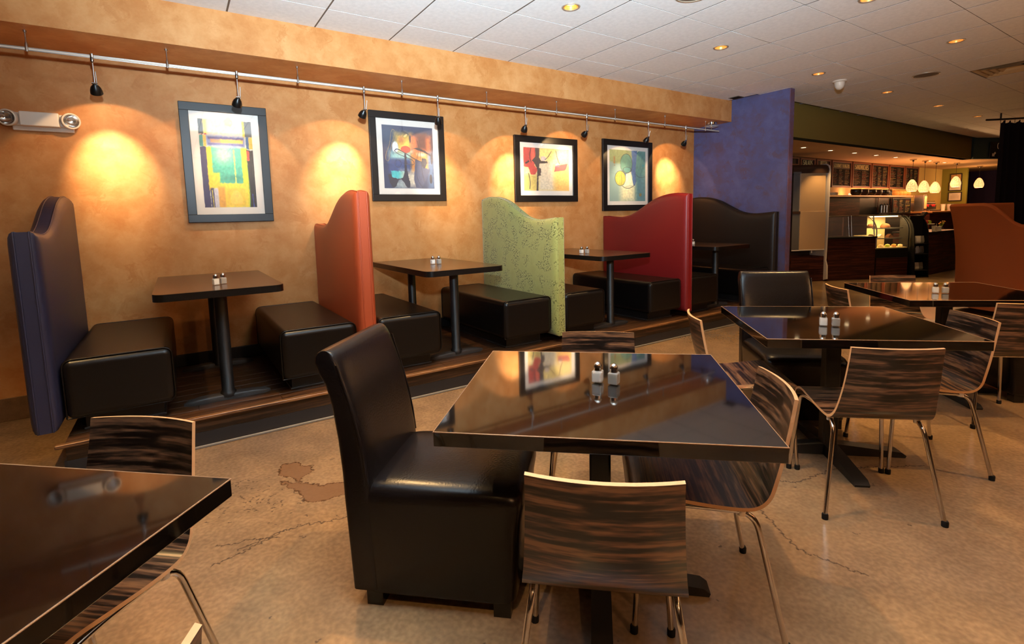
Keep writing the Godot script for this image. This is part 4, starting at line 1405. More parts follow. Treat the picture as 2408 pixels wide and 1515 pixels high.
# ------------------------------------------------------------------ the cafe beyond the partition
func cafe_shell() -> void:
	var b := setting("trim_2", "olive bulkhead above the order counter", "bulkhead")
	obj("face", MB.new().box(Vector3(11.0, 2.69, 0.87), Vector3(8.62, 0.52, 0.16)), M.olive_paint, b)
	var lc := setting("ceiling_lower", "lowered tan ceiling over the order counter", "ceiling")
	obj("panel", MB.new().box(Vector3(11.0, LOWC + 0.05, 0.2), Vector3(8.62, 0.1, 1.49)), M.tan_paint, lc)
	var ext := MB.new()
	ext.xf = Transform3D(Basis(Vector3(1, 0, 0), Vector3(0, 0, 1), Vector3(0, -1, 0)), Vector3.ZERO)
	obj("panel", ext.plate(PackedVector2Array([V(15.3, -0.5), V(20.9, -0.5), V(20.9, 3.5), V(15.3, 0.95)]), -(LOWC + 0.1), -LOWC), M.tan_paint, lc)
	var tl := setting("trim_3", "dark teal fascia carrying the order sign", "fascia")
	var dir := Vector3(0.91, 0, 0.414)
	obj("face", MB.new().box(Vector3(0, 2.69, 0), Vector3(6.0, 0.52, 0.1)), M.teal_paint, tl)
	tl.position = Vector3(15.28, 0, 0.95) + dir * 3.0
	tl.rotation.y = -atan2(dir.z, dir.x)
	var wb := setting("wall_cafe", "pale yellow wall behind the order counter", "wall")
	obj("paint", MB.new().box(Vector3(12.6, 1.45, -0.55), Vector3(12.0, 2.9, 0.1)), M.cream_paint, wb)
	var wg := setting("wall_green", "short green wall with framed certificates", "wall")
	obj("paint", MB.new().box(Vector3(18.55, 1.45, -0.22), Vector3(0.1, 2.9, 0.56)), M.green_paint, wg)
	var wp := setting("wall_side", "dark wall closing the cafe behind the green wall", "wall")
	obj("paint", MB.new().box(Vector3(19.75, 1.45, -0.55), Vector3(2.5, 2.9, 0.1)), M.purple_paint, wp)
	# downlights in the lowered ceiling
	for k in 8:
		downlight(Vector3(9.06 + 0.945 * k, LOWC, 0.36), "small downlight in the lowered tan ceiling", 1.3, "counter_downlight", "downlights over the counter", 0.026)
	var P := [[13.72, 0.38, 0.46], [14.38, 0.39, 0.47], [15.16, 0.36, 0.48], [16.06, 0.49, 0.34], [18.13, 0.41, 0.33]]
	var say := ["glowing egg pendant lamp in front of the menu boards", "middle glowing egg pendant lamp against the yellow wall", "third glowing egg pendant lamp against the yellow wall", "pinkish egg pendant lamp before the certificates", "pinkish egg pendant lamp against the purple wall"]
	for i in 5:
		pendant(Vector3(P[i][0], LOWC, P[i][1]), P[i][2], say[i], "egg pendants over the counter", 0.35)
	# menu boards
	var chalkboard := menu_print()
	var boards := [[10.02, 10.5, 2.25, ""], [10.56, 11.14, 2.2, "SALADS"], [11.2, 11.8, 2.16, "PIZZA"], [11.86, 12.76, 1.845, "GOURMET BURGERS"], [12.82, 13.74, 1.845, "SANDWICHES"], [13.8, 14.72, 1.845, ""], [14.78, 15.68, 1.845, ""], [15.74, 16.6, 1.845, ""]]
	var what := ["narrow menu board half hidden by the blue partition", "menu board headed SALADS", "menu board headed PIZZA", "menu board headed GOURMET BURGERS", "menu board headed SANDWICHES", "menu board right of the sandwiches board", "menu board with dense chalk lines, second from the yellow wall", "reddish menu board next to the yellow wall"]
	for i in boards.size():
		var q: Array = boards[i]
		var w: float = q[1] - q[0]
		var h: float = 2.42 - q[2]
		var t := thing("menu_board", what[i], "menu board", Vector3((q[0] + q[1]) * 0.5, (2.42 + q[2]) * 0.5, -0.46), 0.0, "menu boards above the counter")
		var face := MB.new().rbox(Vector3(0, 0, 0), Vector3(w, h, 0.02), 0.003, 1)
		var back := obj("backing", face, M.black_panel, t)
		var bw := 0.035
		for s in [-1.0, 1.0]:
			obj("frame_rail", MB.new().rbox(Vector3(0, s * (h - bw) * 0.5, 0.012), Vector3(w, bw, 0.03), 0.004, 1), M.board_frame, t)
			obj("frame_stile", MB.new().rbox(Vector3(s * (w - bw) * 0.5, 0, 0.012), Vector3(bw, h - 2 * bw, 0.029), 0.004, 1), M.board_frame, t)
		if h > 0.4:
			var pw := w - 0.08
			var ph := h - (0.22 if q[3] != "" else 0.1)
			var yb := -h * 0.5 + 0.045
			var p := MB.new()
			p.quad(Vector3(-pw / 2, yb + ph, 0.0115), Vector3(pw / 2, yb + ph, 0.0115), Vector3(pw / 2, yb, 0.0115), Vector3(-pw / 2, yb, 0.0115), Vector3.BACK, Vector3.BACK, Vector3.BACK, Vector3.BACK, V(0, 0), V(1, 0), V(1, 1), V(0, 1))
			obj("chalk_lines", p, chalkboard[i % 2], back)
		if q[3] != "":
			letters(q[3], back, Vector3(0, h * 0.5 - (0.1 if h < 0.4 else 0.11), 0.013), minf(0.11, (w - 0.1) / q[3].length() * 1.5), M.chalk, w - 0.1)
	# order sign on the teal fascia
	var s := thing("order_sign", "black sign reading ORDER HERE with an arrow, partly behind the curtain", "sign", Vector3(15.28, 2.63, 0.95) + dir * 0.5 + Vector3(-0.414, 0, 0.91) * 0.08, -atan2(dir.z, dir.x))
	obj("panel", MB.new().rbox(Vector3(0.28, 0, 0), Vector3(0.78, 0.36, 0.03), 0.02, 2), M.black_panel, s)
	letters("ORDER", s, Vector3(0.30, 0.075, 0.017), 0.15, M.paper_white, 0.6)
	letters("HERE", s, Vector3(0.36, -0.09, 0.017), 0.15, M.paper_white, 0.42)
	var ar := MB.new()
	ar.plate(PackedVector2Array([V(-0.05, -0.15), V(0.02, -0.15), V(0.0, -0.13), V(0.05, -0.08), V(0.02, -0.05), V(-0.03, -0.10), V(-0.05, -0.08)]), 0.016, 0.02)
	obj("arrow", ar, M.paper_white, s)
	# certificates on the green wall
	var certs := [[-0.18, 2.17, 0.27, 0.23, "upper framed certificate on the green wall behind a pendant"], [-0.187, 1.925, 0.3, 0.25, "middle framed certificate on the green wall"], [-0.182, 1.64, 0.31, 0.256, "lowest framed certificate on the green wall"]]
	for q in certs:
		var t := thing("framed_certificate", q[4], "certificate", Vector3(18.5, q[1], q[0]), -PI / 2, "framed certificates")
		obj("frame", MB.new().rbox(Vector3(0, 0, 0.008), Vector3(q[2], q[3], 0.016), 0.003, 1), M.frame_black, t)
		obj("paper", MB.new().box(Vector3(0, 0, 0.017), Vector3(q[2] - 0.05, q[3] - 0.05, 0.003)), M.paper_tan if q[1] > 2.1 else M.paper_white, t)
		for k in 4:
			obj("text_line", MB.new().box(Vector3(0, 0.05 - 0.03 * k, 0.019), Vector3((q[2] - 0.1) * (0.6 if k == 0 else 0.9), 0.005, 0.001)), M.pepper, t)


func letters(text: String, parent: Node3D, at: Vector3, size: float, m: Material, fit := 0.0) -> void:
	var f := SystemFont.new()
	f.font_names = PackedStringArray(["Droid Sans"])
	var tm := TextMesh.new()
	tm.text = text
	tm.font = f
	tm.font_size = 32
	tm.pixel_size = size / 32.0
	tm.depth = 0.004
	tm.curve_step = 4.0
	var o := MeshInstance3D.new()
	o.name = "lettering"
	o.mesh = tm
	o.material_override = m
	o.position = at
	if fit > 0.0:
		var w := tm.get_aabb().size.x
		if w > fit:
			o.scale = Vector3(fit / w, 1.2, 1)
		else:
			o.scale = Vector3(1, 1.25, 1)
	parent.add_child(o, true)


# columns of illegible chalk handwriting on black
func menu_print() -> Array:
	var res := []
	rng.seed = 9
	for v in 2:
		var W := 256
		var H := 192
		var im := Image.create(W, H, false, Image.FORMAT_RGB8)
		im.fill(c8(20, 18, 17))
		for col in 2 + v:
			var cw := W / (2 + v)
			var y := 8
			while y < H - 6:
				var lab := rng.randf() < 0.25
				var x := col * cw + 8
				var x1 := x + int((cw - 16) * rng.randf_range(0.45, 1.0))
				var ink := c8(196, 178, 110) if lab else (c8(178, 110, 84) if rng.randf() < 0.4 else c8(168, 150, 118))
				while x < x1:
					var wd := rng.randi_range(4, 13)
					for i in wd:
						if x + i < x1:
							for k in 3:
								if rng.randf() < 0.72:
									im.set_pixel(x + i, y + k, ink)
					x += wd + 3
				y += 9 if not lab else 7
		var m := mat("menu_print_%d" % v, Color.WHITE, 0.85, 0.2)
		m.albedo_texture = ImageTexture.create_from_image(im)
		res.append(m)
	return res


# ------------------------------------------------------------------ order counter and what stands on it
# run of counters: s metres along from the cooler's corner, n metres out towards the room
func run_at(s: float, y: float, n: float) -> Vector3:
	return Vector3(10.3 + 0.891 * s - 0.454 * n, y, 0.21 + 0.454 * s + 0.891 * n)


func cafe_counter() -> void:
	var turn := -atan2(0.454, 0.891)
	# open cooler with its cloth night shade drawn down
	var f := thing("display_cooler", "tall open display cooler with tan night shade pulled down", "cooler", run_at(-0.36, 0, 0), turn)
	obj("base", MB.new().box(Vector3(0, 0.24, -0.24), Vector3(0.72, 0.48, 0.44)), M.mahogany, f)
	obj("kick", MB.new().box(Vector3(-0.05, 0.35, -0.01), Vector3(0.6, 0.22, 0.04)), M.mahogany, f)
	obj("back", MB.new().box(Vector3(0, 1.3, -0.44), Vector3(0.74, 1.65, 0.06)), M.cooler_brown, f)
	obj("shade_upper", MB.new().rbox(Vector3(0.06, 1.71, -0.02), Vector3(0.52, 0.75, 0.012), 0.004, 1), M.shade_cloth, f)
	obj("shade_lower", MB.new().rbox(Vector3(0.06, 0.98, 0.01), Vector3(0.52, 0.72, 0.02), 0.006, 1), M.shade_cloth, f)
	obj("hem_bar", MB.new().rbox(Vector3(0.06, 0.61, 0.012), Vector3(0.53, 0.022, 0.026), 0.006, 1), M.cooler_white, f)
	obj("pull_tab", MB.new().box(Vector3(0.06, 0.575, 0.014), Vector3(0.02, 0.05, 0.006)), M.cooler_white, f)
	var hood := MB.new()
	hood.xf = Transform3D(Basis(Vector3.UP, PI / 2), Vector3.ZERO)
	obj("hood", hood.plate(PackedVector2Array([V(-0.02, 2.05), V(-0.03, 2.12), V(0.0, 2.18), V(0.06, 2.21), V(0.45, 2.21), V(0.45, 2.05)]), -0.37, 0.35), M.cooler_brown, f)
	var side := MB.new()
	side.xf = Transform3D(Basis(Vector3.UP, PI / 2), Vector3.ZERO)
	obj("side_panel", side.plate(PackedVector2Array([V(-0.06, 0.3), V(-0.02, 0.4), V(-0.03, 0.7), V(-0.045, 2.1), V(-0.02, 2.18), V(0.05, 2.225), V(0.47, 2.225), V(0.47, 0.02), V(0.02, 0.02), V(-0.07, 0.05)]), 0.345, 0.37), M.cooler_white, f)
	obj("glass_door", MB.new().box(Vector3(-0.29, 1.35, 0.03), Vector3(0.15, 1.45, 0.008)), M.case_glass, f)
	obj("door_rail", MB.new().box(Vector3(-0.29, 1.32, 0.036), Vector3(0.15, 0.05, 0.012)), M.cooler_brown, f)
	obj("door_sill", MB.new().box(Vector3(-0.29, 0.61, 0.036), Vector3(0.15, 0.02, 0.014)), M.cooler_white, f)
	# wooden counter with two framed glass guards
	var c := thing("wood_counter", "dark red wooden order counter beside the cooler", "counter", run_at(0.53, 0, 0), turn)
	obj("front", MB.new().box(Vector3(0.01, 0.40, -0.16), Vector3(1.0, 0.80, 0.32)), M.mahogany, c)
	obj("top", MB.new().rbox(Vector3(0.01, 0.815, -0.16), Vector3(1.02, 0.035, 0.38), 0.008, 2), M.black_panel, c)
	for k in 2:
		var x := -0.24 + 0.53 * k
		var g := thing("glass_guard", ["chrome-framed sneeze guard next to the cooler", "chrome-framed sneeze guard next to the pastry case"][k], "glass guard", run_at(0.53 + x, 0.834, -0.06), turn, "sneeze guards")
		obj("pane", MB.new().box(Vector3(0, 0.2, -0.03), Vector3(0.5, 0.38, 0.006)), M.case_glass, g)
		obj("top_rail", MB.new().rbox(Vector3(0, 0.395, -0.04), Vector3(0.5, 0.02, 0.03), 0.005, 1), M.brushed_steel, g)
		for s in [-1.0, 1.0]:
			obj("post", MB.new().cyl(Vector3(s * 0.238, 0, 0.0), Vector3(s * 0.238, 0.39, -0.04), 0.011, 8), M.brushed_steel, g)
		obj("back_panel", MB.new().box(Vector3(0, 0.2, -0.2), Vector3(0.49, 0.38, 0.012)), M.mahogany, g)
	# pastry case with curved glass
	var p := thing("pastry_case", "lit pastry case with curved glass front", "display case", run_at(1.44, 0, -0.1), turn)
	obj("base", MB.new().box(Vector3(0, 0.29, -0.25), Vector3(0.70, 0.58, 0.6)), M.black_panel, p)
	obj("plinth_panel", MB.new().rbox(Vector3(0, 0.22, 0.055), Vector3(0.68, 0.36, 0.02), 0.005, 1), M.mahogany, p)
	var arc := []
	for k in 13:
		var a := PI / 2 * k / 12.0
		arc.append(V(0.05 - 0.32 * (1.0 - cos(a)), 0.9 + 0.32 * sin(a)))
	arc = [V(0.05, 0.59)] + arc
	var gl := []
	for q in arc:
		gl.append([Vector3(-0.34, q.y, q.x), Vector3(0.34, q.y, q.x)])
	obj("curved_glass", MB.new().sheet(gl, 1.0), M.case_glass, p)
	for s in [-1.0, 1.0]:
		var rim := []
		for q in arc:
			rim.append(Vector3(s * 0.345, q.y, q.x))
		obj("side_rim", MB.new().tube(rim, 0.012, 6), M.black_panel if s > 0 else M.brushed_steel, p)
	obj("roof", MB.new().rbox(Vector3(0, 1.225, -0.38), Vector3(0.7, 0.02, 0.3), 0.005, 1), M.black_panel, p)
	obj("back", MB.new().box(Vector3(0, 0.9, -0.52), Vector3(0.69, 0.65, 0.02)), M.case_back, p)
	obj("deck", MB.new().box(Vector3(0, 0.59, -0.24), Vector3(0.68, 0.02, 0.55)), M.case_back, p)
	for y in [0.77, 0.97]:
		obj("shelf", MB.new().box(Vector3(0, y, -0.29), Vector3(0.66, 0.012, 0.42)), M.case_glass, p)
		obj("shelf_edge", MB.new().box(Vector3(0, y, -0.075), Vector3(0.66, 0.022, 0.01)), M.brushed_steel, p)
	obj("strip_lamp", MB.new().box(Vector3(0, 1.2, -0.18), Vector3(0.6, 0.02, 0.03)), M.case_lamp, p)
	var al := AreaLight3D.new()
	al.name = "strip_light"
	al.area_size = Vector2(0.6, 0.05)
	al.light_color = Color(1.0, 0.84, 0.56)
	al.light_energy = 1.6
	al.shadow_enabled = true
	al.position = Vector3(0, 1.185, -0.18)
	al.rotation.x = -PI / 2
	p.add_child(al)
	rng.seed = 21
	for k in 9:
		var o := obj("pastry", MB.new().lathe(Vector3.ZERO, [Vector2(0.0, 0.0), Vector2(0.035, 0.0), Vector2(0.045, 0.02), Vector2(0.035, 0.045), Vector2(0.0, 0.055)], 14), [M.bun, M.lime, M.cream][k % 3], null, run_at(1.16 + 0.07 * k, 0.601, -0.16 - 0.07 * (k % 2)))
		tag(o, ["round golden pastry on the bottom shelf of the case", "green iced pastry on the bottom shelf of the case", "cream topped pastry on the bottom shelf of the case"][k % 3], "pastry", "pastries in the case")
	for k in 3:
		var o := obj("cake_slice", MB.new().plate(PackedVector2Array([V(-0.05, 0), V(0.05, 0), V(0.05, 0.03), V(0.0, 0.075), V(-0.05, 0.03)]), -0.04, 0.04), [M.cake_brown, M.cream, M.cake_brown][k], null, run_at(1.2 + 0.2 * k, 0.777, -0.3))
		o.rotation.y = turn
		tag(o, ["brown cake slice on the middle shelf, beside the guards", "pale cream slice on the middle shelf of the case", "brown cake slice on the middle shelf, by the black rack"][k], "cake", "cakes in the case")
	for k in 2:
		var o := obj("round_cake", MB.new().lathe(Vector3.ZERO, [Vector2(0, 0), Vector2(0.085, 0), Vector2(0.085, 0.03), Vector2(0.06, 0.07), Vector2(0, 0.09)], 18), M.cake_brown, null, run_at(1.24 + 0.3 * k, 0.977, -0.34))
		tag(o, ["domed chocolate cake on the top shelf, next to the guards", "domed chocolate cake on the top shelf, towards the black rack"][k], "cake", "cakes in the case")
	# black wire rack of bagged snacks with a curved side
	var r := thing("snack_rack", "black curved-side rack of bagged snacks next to the pastry case", "rack", run_at(1.98, 0, 0.0), turn)
	var sidep := PackedVector2Array([V(0.3, 0.0), V(0.3, 1.22)])
	for k in 9:
		var a := PI / 2 * k / 8.0
		sidep.append(V(0.25 - 0.28 * sin(a), 0.82 + 0.40 * cos(a)))
	sidep.append(V(-0.08, 0.0))
	for s in [-1.0, 1.0]:
		var sp := MB.new()
		sp.xf = Transform3D(Basis(Vector3.UP, PI / 2), Vector3(s * 0.15, 0, 0))
		obj("side", sp.plate(sidep, -0.008, 0.008), M.black_panel, r)
	obj("back", MB.new().box(Vector3(0, 0.6, -0.29), Vector3(0.28, 1.2, 0.02)), M.black_panel, r)
	obj("header", MB.new().box(Vector3(0, 1.0, -0.1), Vector3(0.3, 0.4, 0.02)), M.black_panel, r)
	for k in 3:
		var y: float = [0.14, 0.46, 0.66][k]
		obj("shelf", MB.new().box(Vector3(0, y, -0.1), Vector3(0.28, 0.014, 0.34)), M.iron_black, r)
		for j in 3:
			var bg := MB.new()
			bg.xf = Transform3D(Basis(Vector3.UP, turn + rng.randf_range(-0.4, 0.4)), Vector3.ZERO)
			bg.loft([[0.0, 0, 0, 0.04, 0.018, 5.0], [0.03, 0, 0, 0.045, 0.03, 4.0], [0.1, 0, 0, 0.042, 0.02, 4.0], [0.14, 0, 0, 0.045, 0.003, 4.0]], 16)
			var o := obj("snack_bag", bg, M.plastic_bag if j != 1 else M.paper_white, null, run_at(1.89 + 0.09 * j, y + 0.008, -0.04))
			tag(o, ["bagged snack on the lowest rack shelf", "bagged snack on the middle rack shelf", "bagged snack on the top rack shelf"][k], "snack bag", "bagged snacks on the rack")
	# till counter
	var k2 := thing("till_counter", "dark wooden till counter beyond the pastry case", "counter", Vector3(13.3, 0, 0.82))
	obj("front", MB.new().box(Vector3(0, 0.42, 0), Vector3(1.6, 0.84, 0.62)), M.mahogany, k2)
	obj("top", MB.new().rbox(Vector3(0, 0.855, 0), Vector3(1.64, 0.03, 0.66), 0.006, 1), M.black_panel, k2)
	var pos := thing("till", "black till screen on an angled stand", "till", Vector3(12.88, 0.87, 0.85), 0.5)
	obj("stand", MB.new().rbox(Vector3(0, 0.09, 0), Vector3(0.16, 0.18, 0.2), 0.02, 2), M.black_panel, pos)
	var scr := MB.new()
	scr.xf = Transform3D(Basis(Vector3.RIGHT, 0.5), Vector3(0, 0.28, 0.0))
	obj("screen", scr.rbox(Vector3.ZERO, Vector3(0.32, 0.26, 0.04), 0.01, 2), M.black_panel, pos)
	var pl := thing("fruit_plate", "raised plate of fruit beside the till", "plate", Vector3(12.66, 0.87, 1.0))
	obj("stem", MB.new().lathe(Vector3.ZERO, [Vector2(0.06, 0), Vector2(0.015, 0.02), Vector2(0.015, 0.13), Vector2(0.04, 0.14)], 14), M.iron_black, pl)
	obj("dish", MB.new().lathe(Vector3.ZERO, [Vector2(0, 0.14), Vector2(0.12, 0.142), Vector2(0.15, 0.155), Vector2(0.145, 0.158), Vector2(0, 0.146)], 24), M.paper_white, pl)
	for q in [[-0.07, M.fruit_orange, "orange"], [0.01, M.fruit_red, "red apple"], [0.08, M.lime, "green apple"]]:
		var o := obj("fruit", MB.new().lathe(Vector3.ZERO, [Vector2(0, 0.0), Vector2(0.03, 0.008), Vector2(0.042, 0.035), Vector2(0.034, 0.064), Vector2(0.01, 0.074), Vector2(0, 0.068)], 14), q[1], null, Vector3(12.66 + q[0], 1.02, 1.0 + q[0] * 0.4))
		tag(o, "%s on the raised plate by the till" % q[2], "fruit", "fruit on the plate")
	var cu := obj("paper_cup", cup_mesh(0.12), M.paper_white, null, Vector3(12.75, 0.87, 1.11))
	tag(cu, "white paper cup on the till counter", "cup", "paper cups")
	var bx := thing("tip_box", "small white card box on the till counter", "box", Vector3(13.2, 0.87, 1.05), 0.3)
	obj("body", MB.new().rbox(Vector3(0, 0.045, 0), Vector3(0.13, 0.09, 0.1), 0.004, 1), M.paper_white, bx)
	obj("card", MB.new().box(Vector3(0, 0.115, -0.03), Vector3(0.12, 0.06, 0.006)), M.paper_white, bx)
	var ja := thing("flower_jar", "small jar with dried flowers on the till counter", "jar", Vector3(13.42, 0.87, 1.02))
	obj("jar", MB.new().lathe(Vector3.ZERO, [Vector2(0, 0), Vector2(0.045, 0), Vector2(0.05, 0.06), Vector2(0.03, 0.09), Vector2(0.033, 0.1)], 14), M.case_glass, ja)
	rng.seed = 4
	for k in 7:
		var d := Vector3(rng.randf_range(-0.08, 0.08), rng.randf_range(0.13, 0.2), rng.randf_range(-0.06, 0.06))
		obj("stalk", MB.new().cyl(Vector3(0, 0.02, 0), d, 0.003, 5), M.lime, ja)
		obj("bloom", MB.new().lathe(d, [Vector2(0, -0.015), Vector2(0.018, 0), Vector2(0, 0.02)], 8), M.fruit_orange if k % 2 else M.bun, ja)
	# back bar with wooden ledge and black panels
	var bb := thing("back_bar", "tall dark back bar with pale wooden ledge", "bar", Vector3(12.6, 0, -0.2))
	obj("red_front", MB.new().box(Vector3(-1.1, 0.8, 0.0), Vector3(1.4, 1.6, 0.36)), M.mahogany, bb)
	obj("black_front", MB.new().box(Vector3(0.95, 0.8, 0.0), Vector3(2.7, 1.6, 0.36)), M.black_panel, bb)
	obj("ledge", MB.new().rbox(Vector3(0.25, 1.63, 0.01), Vector3(4.15, 0.04, 0.42), 0.006, 1), M.counter_wood, bb)
	for x in [0.45, 1.13]:
		obj("divider", MB.new().box(Vector3(x, 1.4, 0.196), Vector3(0.02, 0.4, 0.012)), M.mahogany, bb)
	var sgn := thing("chalk_sign", "black chalk sign on the back bar under the buns", "sign", Vector3(14.3, 1.41, 0.005))
	obj("panel", MB.new().rbox(Vector3(0, 0, 0), Vector3(1.06, 0.36, 0.02), 0.004, 1), M.black_panel, sgn)
	var sq := MB.new()
	sq.quad(Vector3(-0.5, 0.16, 0.0105), Vector3(0.5, 0.16, 0.0105), Vector3(0.5, -0.16, 0.0105), Vector3(-0.5, -0.16, 0.0105), Vector3.BACK, Vector3.BACK, Vector3.BACK, Vector3.BACK, V(0, 0), V(1, 0), V(1, 0.5), V(0, 0.5))
	obj("chalk_lines", sq, M.menu_print_1, sgn)
	for k in 3:
		var th := thing("steel_canister", "slim steel canister, one of three before the back bar", "canister", Vector3(13.08 + 0.14 * k, 1.266, 0.06), 0.0, "steel canisters")
		obj("body", MB.new().lathe(Vector3.ZERO, [Vector2(0, 0), Vector2(0.04, 0), Vector2(0.04, 0.16), Vector2(0.03, 0.165)], 14), M.brushed_steel, th)
		obj("lid", MB.new().lathe(Vector3.ZERO, [Vector2(0.036, 0.162), Vector2(0.036, 0.18), Vector2(0.01, 0.19), Vector2(0.012, 0.2), Vector2(0, 0.205)], 14), M.black_panel, th)
	var shf := thing("canister_shelf", "black shelf carrying the steel canisters", "shelf", Vector3(13.2, 1.255, 0.06))
	obj("board", MB.new().box(Vector3(0, 0, 0), Vector3(0.7, 0.02, 0.1)), M.iron_black, shf)
	# unseen lamps added behind the mugs to give the pink glow under the boards
	for q in [[12.45, "under the burger board"], [13.05, "at the left of the sandwich board"], [13.5, "at the right of the sandwich board"], [14.3, "behind the buns"], [14.85, "at the end of the ledge"]]:
		var ll := thing("added_ledge_lamp", "small pinkish lamp added for the board glow, on the ledge " + q[1], "lamp", Vector3(q[0], 1.65, -0.33), 0.0, "added glow lamps on the ledge")
		obj("base", MB.new().rbox(Vector3(0, 0.01, 0), Vector3(0.1, 0.02, 0.06), 0.004, 1), M.iron_black, ll)
		obj("bulb", MB.new().lathe(Vector3.ZERO, [Vector2(0, 0.02), Vector2(0.02, 0.022), Vector2(0.026, 0.045), Vector2(0.012, 0.065), Vector2(0, 0.068)], 14), M.added_ledge_bulb, ll)
		var o := OmniLight3D.new()
		o.name = "light"
		o.light_color = Color(1.0, 0.66, 0.5)
		o.light_energy = 0.12
		o.light_size = 0.02
		o.omni_range = 8.0
		o.omni_attenuation = 2.0
		o.shadow_enabled = true
		o.position = Vector3(0, 0.045, 0)
		ll.add_child(o)
	var mug := 0
	for x in [12.25, 12.58, 12.96, 13.27, 13.63]:
		var mg := thing("dark_mug", "dark round mug in the row on the wooden ledge", "mug", Vector3(x, 1.651, -0.12), 0.0, "dark mugs on the ledge")
		obj("bowl", MB.new().lathe(Vector3.ZERO, [Vector2(0, 0), Vector2(0.07, 0), Vector2(0.105, 0.05), Vector2(0.11, 0.1), Vector2(0.098, 0.135), Vector2(0.092, 0.132), Vector2(0.1, 0.1), Vector2(0.09, 0.04), Vector2(0, 0.02)], 20), M.ceramic_dark if mug % 2 == 0 else M.cooler_brown, mg)
		obj("handle", MB.new().tube([Vector3(0.1, 0.11, 0), Vector3(0.145, 0.1, 0), Vector3(0.15, 0.06, 0), Vector3(0.1, 0.035, 0)], 0.01, 6), M.ceramic_dark, mg)
		mug += 1
	var py := 0
	for x in [13.93, 14.02]:
		var pm := thing("pepper_mill", "dark turned pepper mill beside the buns", "pepper mill", Vector3(x, 1.651, -0.12), 0.0, "pepper mills")
		obj("body", MB.new().lathe(Vector3.ZERO, [Vector2(0, 0), Vector2(0.03, 0), Vector2(0.022, 0.05), Vector2(0.03, 0.09), Vector2(0.02, 0.12)], 14), M.ceramic_dark, pm)
		obj("knob", MB.new().lathe(Vector3.ZERO, [Vector2(0.02, 0.12), Vector2(0.028, 0.14), Vector2(0.012, 0.16), Vector2(0.014, 0.175), Vector2(0, 0.185)], 14), M.chrome, pm)
		py += 1
	for k in 4:
		var o := obj("bread_bun", MB.new().lathe(Vector3.ZERO, [Vector2(0, 0), Vector2(0.085, 0.005), Vector2(0.105, 0.05), Vector2(0.085, 0.1), Vector2(0.04, 0.125), Vector2(0, 0.13)], 16), M.bun, null, Vector3(14.2 + 0.225 * k, 1.651, -0.12))
		tag(o, "bread bun in the row at the end of the wooden ledge", "bun", "buns on the ledge")
	for k in 3:
		var o := obj("carton", MB.new().rbox(Vector3(0, 0.035, 0), Vector3(0.2 - 0.04 * k, 0.07, 0.12), 0.004, 1), [M.lime, M.paper_white, M.cream][k], null, Vector3(10.98 + 0.34 * k, 1.651, -0.3))
		tag(o, ["yellow-green carton on the ledge", "long white carton on the ledge", "small cream carton on the ledge"][k], "carton", "cartons on the ledge")
	# rear counter with espresso machine and cups
	var rc := thing("rear_counter", "rear counter with pale wooden top below the yellow wall", "counter", Vector3(16.6, 0, 0.05))
	obj("front", MB.new().box(Vector3(0, 0.61, 0), Vector3(3.1, 1.22, 0.55)), M.mahogany, rc)
	obj("top", MB.new().rbox(Vector3(0, 1.24, 0.02), Vector3(3.2, 0.04, 0.64), 0.006, 1), M.counter_wood, rc)
	var em := thing("espresso_machine", "chrome espresso machine with red knobs", "espresso machine", Vector3(15.75, 1.26, -0.02))
	obj("body", MB.new().rbox(Vector3(0, 0.12, -0.05), Vector3(0.78, 0.2, 0.34), 0.02, 2), M.brushed_steel, em)
	obj("group_head_panel", MB.new().box(Vector3(0, 0.1, 0.13), Vector3(0.7, 0.1, 0.03)), M.black_panel, em)
	obj("drip_tray", MB.new().rbox(Vector3(0, 0.015, 0.06), Vector3(0.74, 0.03, 0.36), 0.006, 1), M.chrome, em)
	obj("cup_rail", MB.new().tube([Vector3(-0.37, 0.25, 0.1), Vector3(0.37, 0.25, 0.1), Vector3(0.37, 0.25, -0.2), Vector3(-0.37, 0.25, -0.2)], 0.008, 6, true), M.chrome, em)
	for x in [-0.33, 0.08]:
		obj("red_knob", MB.new().cyl(Vector3(x, 0.14, 0.13), Vector3(x, 0.14, 0.2), 0.03, 12), M.indicator_red, em)
	for k in 5:
		var o := obj("stacked_cup", cup_mesh(0.07), M.paper_white, null, Vector3(15.5 + 0.12 * k, 1.481, -0.06))
		tag(o, "small white cup on top of the espresso machine", "cup", "cups on the espresso machine")
	for k in 3:
		var t := thing("takeaway_cup", ["white takeaway cup next to the espresso machine", "white takeaway cup in the middle of the three", "pale takeaway cup below the certificates"][k], "cup", Vector3(16.32 + 0.42 * k, 1.26, 0.2), 0.0, "takeaway cups on the rear counter")
		obj("cup", cup_mesh(0.17), M.paper_white, t)
		obj("band", MB.new().lathe(Vector3.ZERO, [Vector2(0.042, 0.08), Vector2(0.0475, 0.12)], 18), M.black_panel, t)
	var gd := thing("coffee_grinder", "glass and steel grinder at the end of the back bar", "grinder", Vector3(15.2, 1.26, 0.08))
	obj("frame", MB.new().rbox(Vector3(0, 0.2, 0), Vector3(0.2, 0.4, 0.2), 0.01, 1), M.brushed_steel, gd)
	obj("hopper", MB.new().rbox(Vector3(0, 0.22, 0.102), Vector3(0.14, 0.3, 0.01), 0.003, 1), M.case_back, gd)


func cup_mesh(h: float) -> MB:
	var r := h * 0.22
	return MB.new().lathe(Vector3.ZERO, [Vector2(0, 0), Vector2(r, 0), Vector2(r * 1.4, h * 0.95), Vector2(r * 1.5, h * 0.96), Vector2(r * 1.5, h), Vector2(r * 1.38, h), Vector2(r * 0.95, h * 0.05), Vector2(0, h * 0.05)], 18)


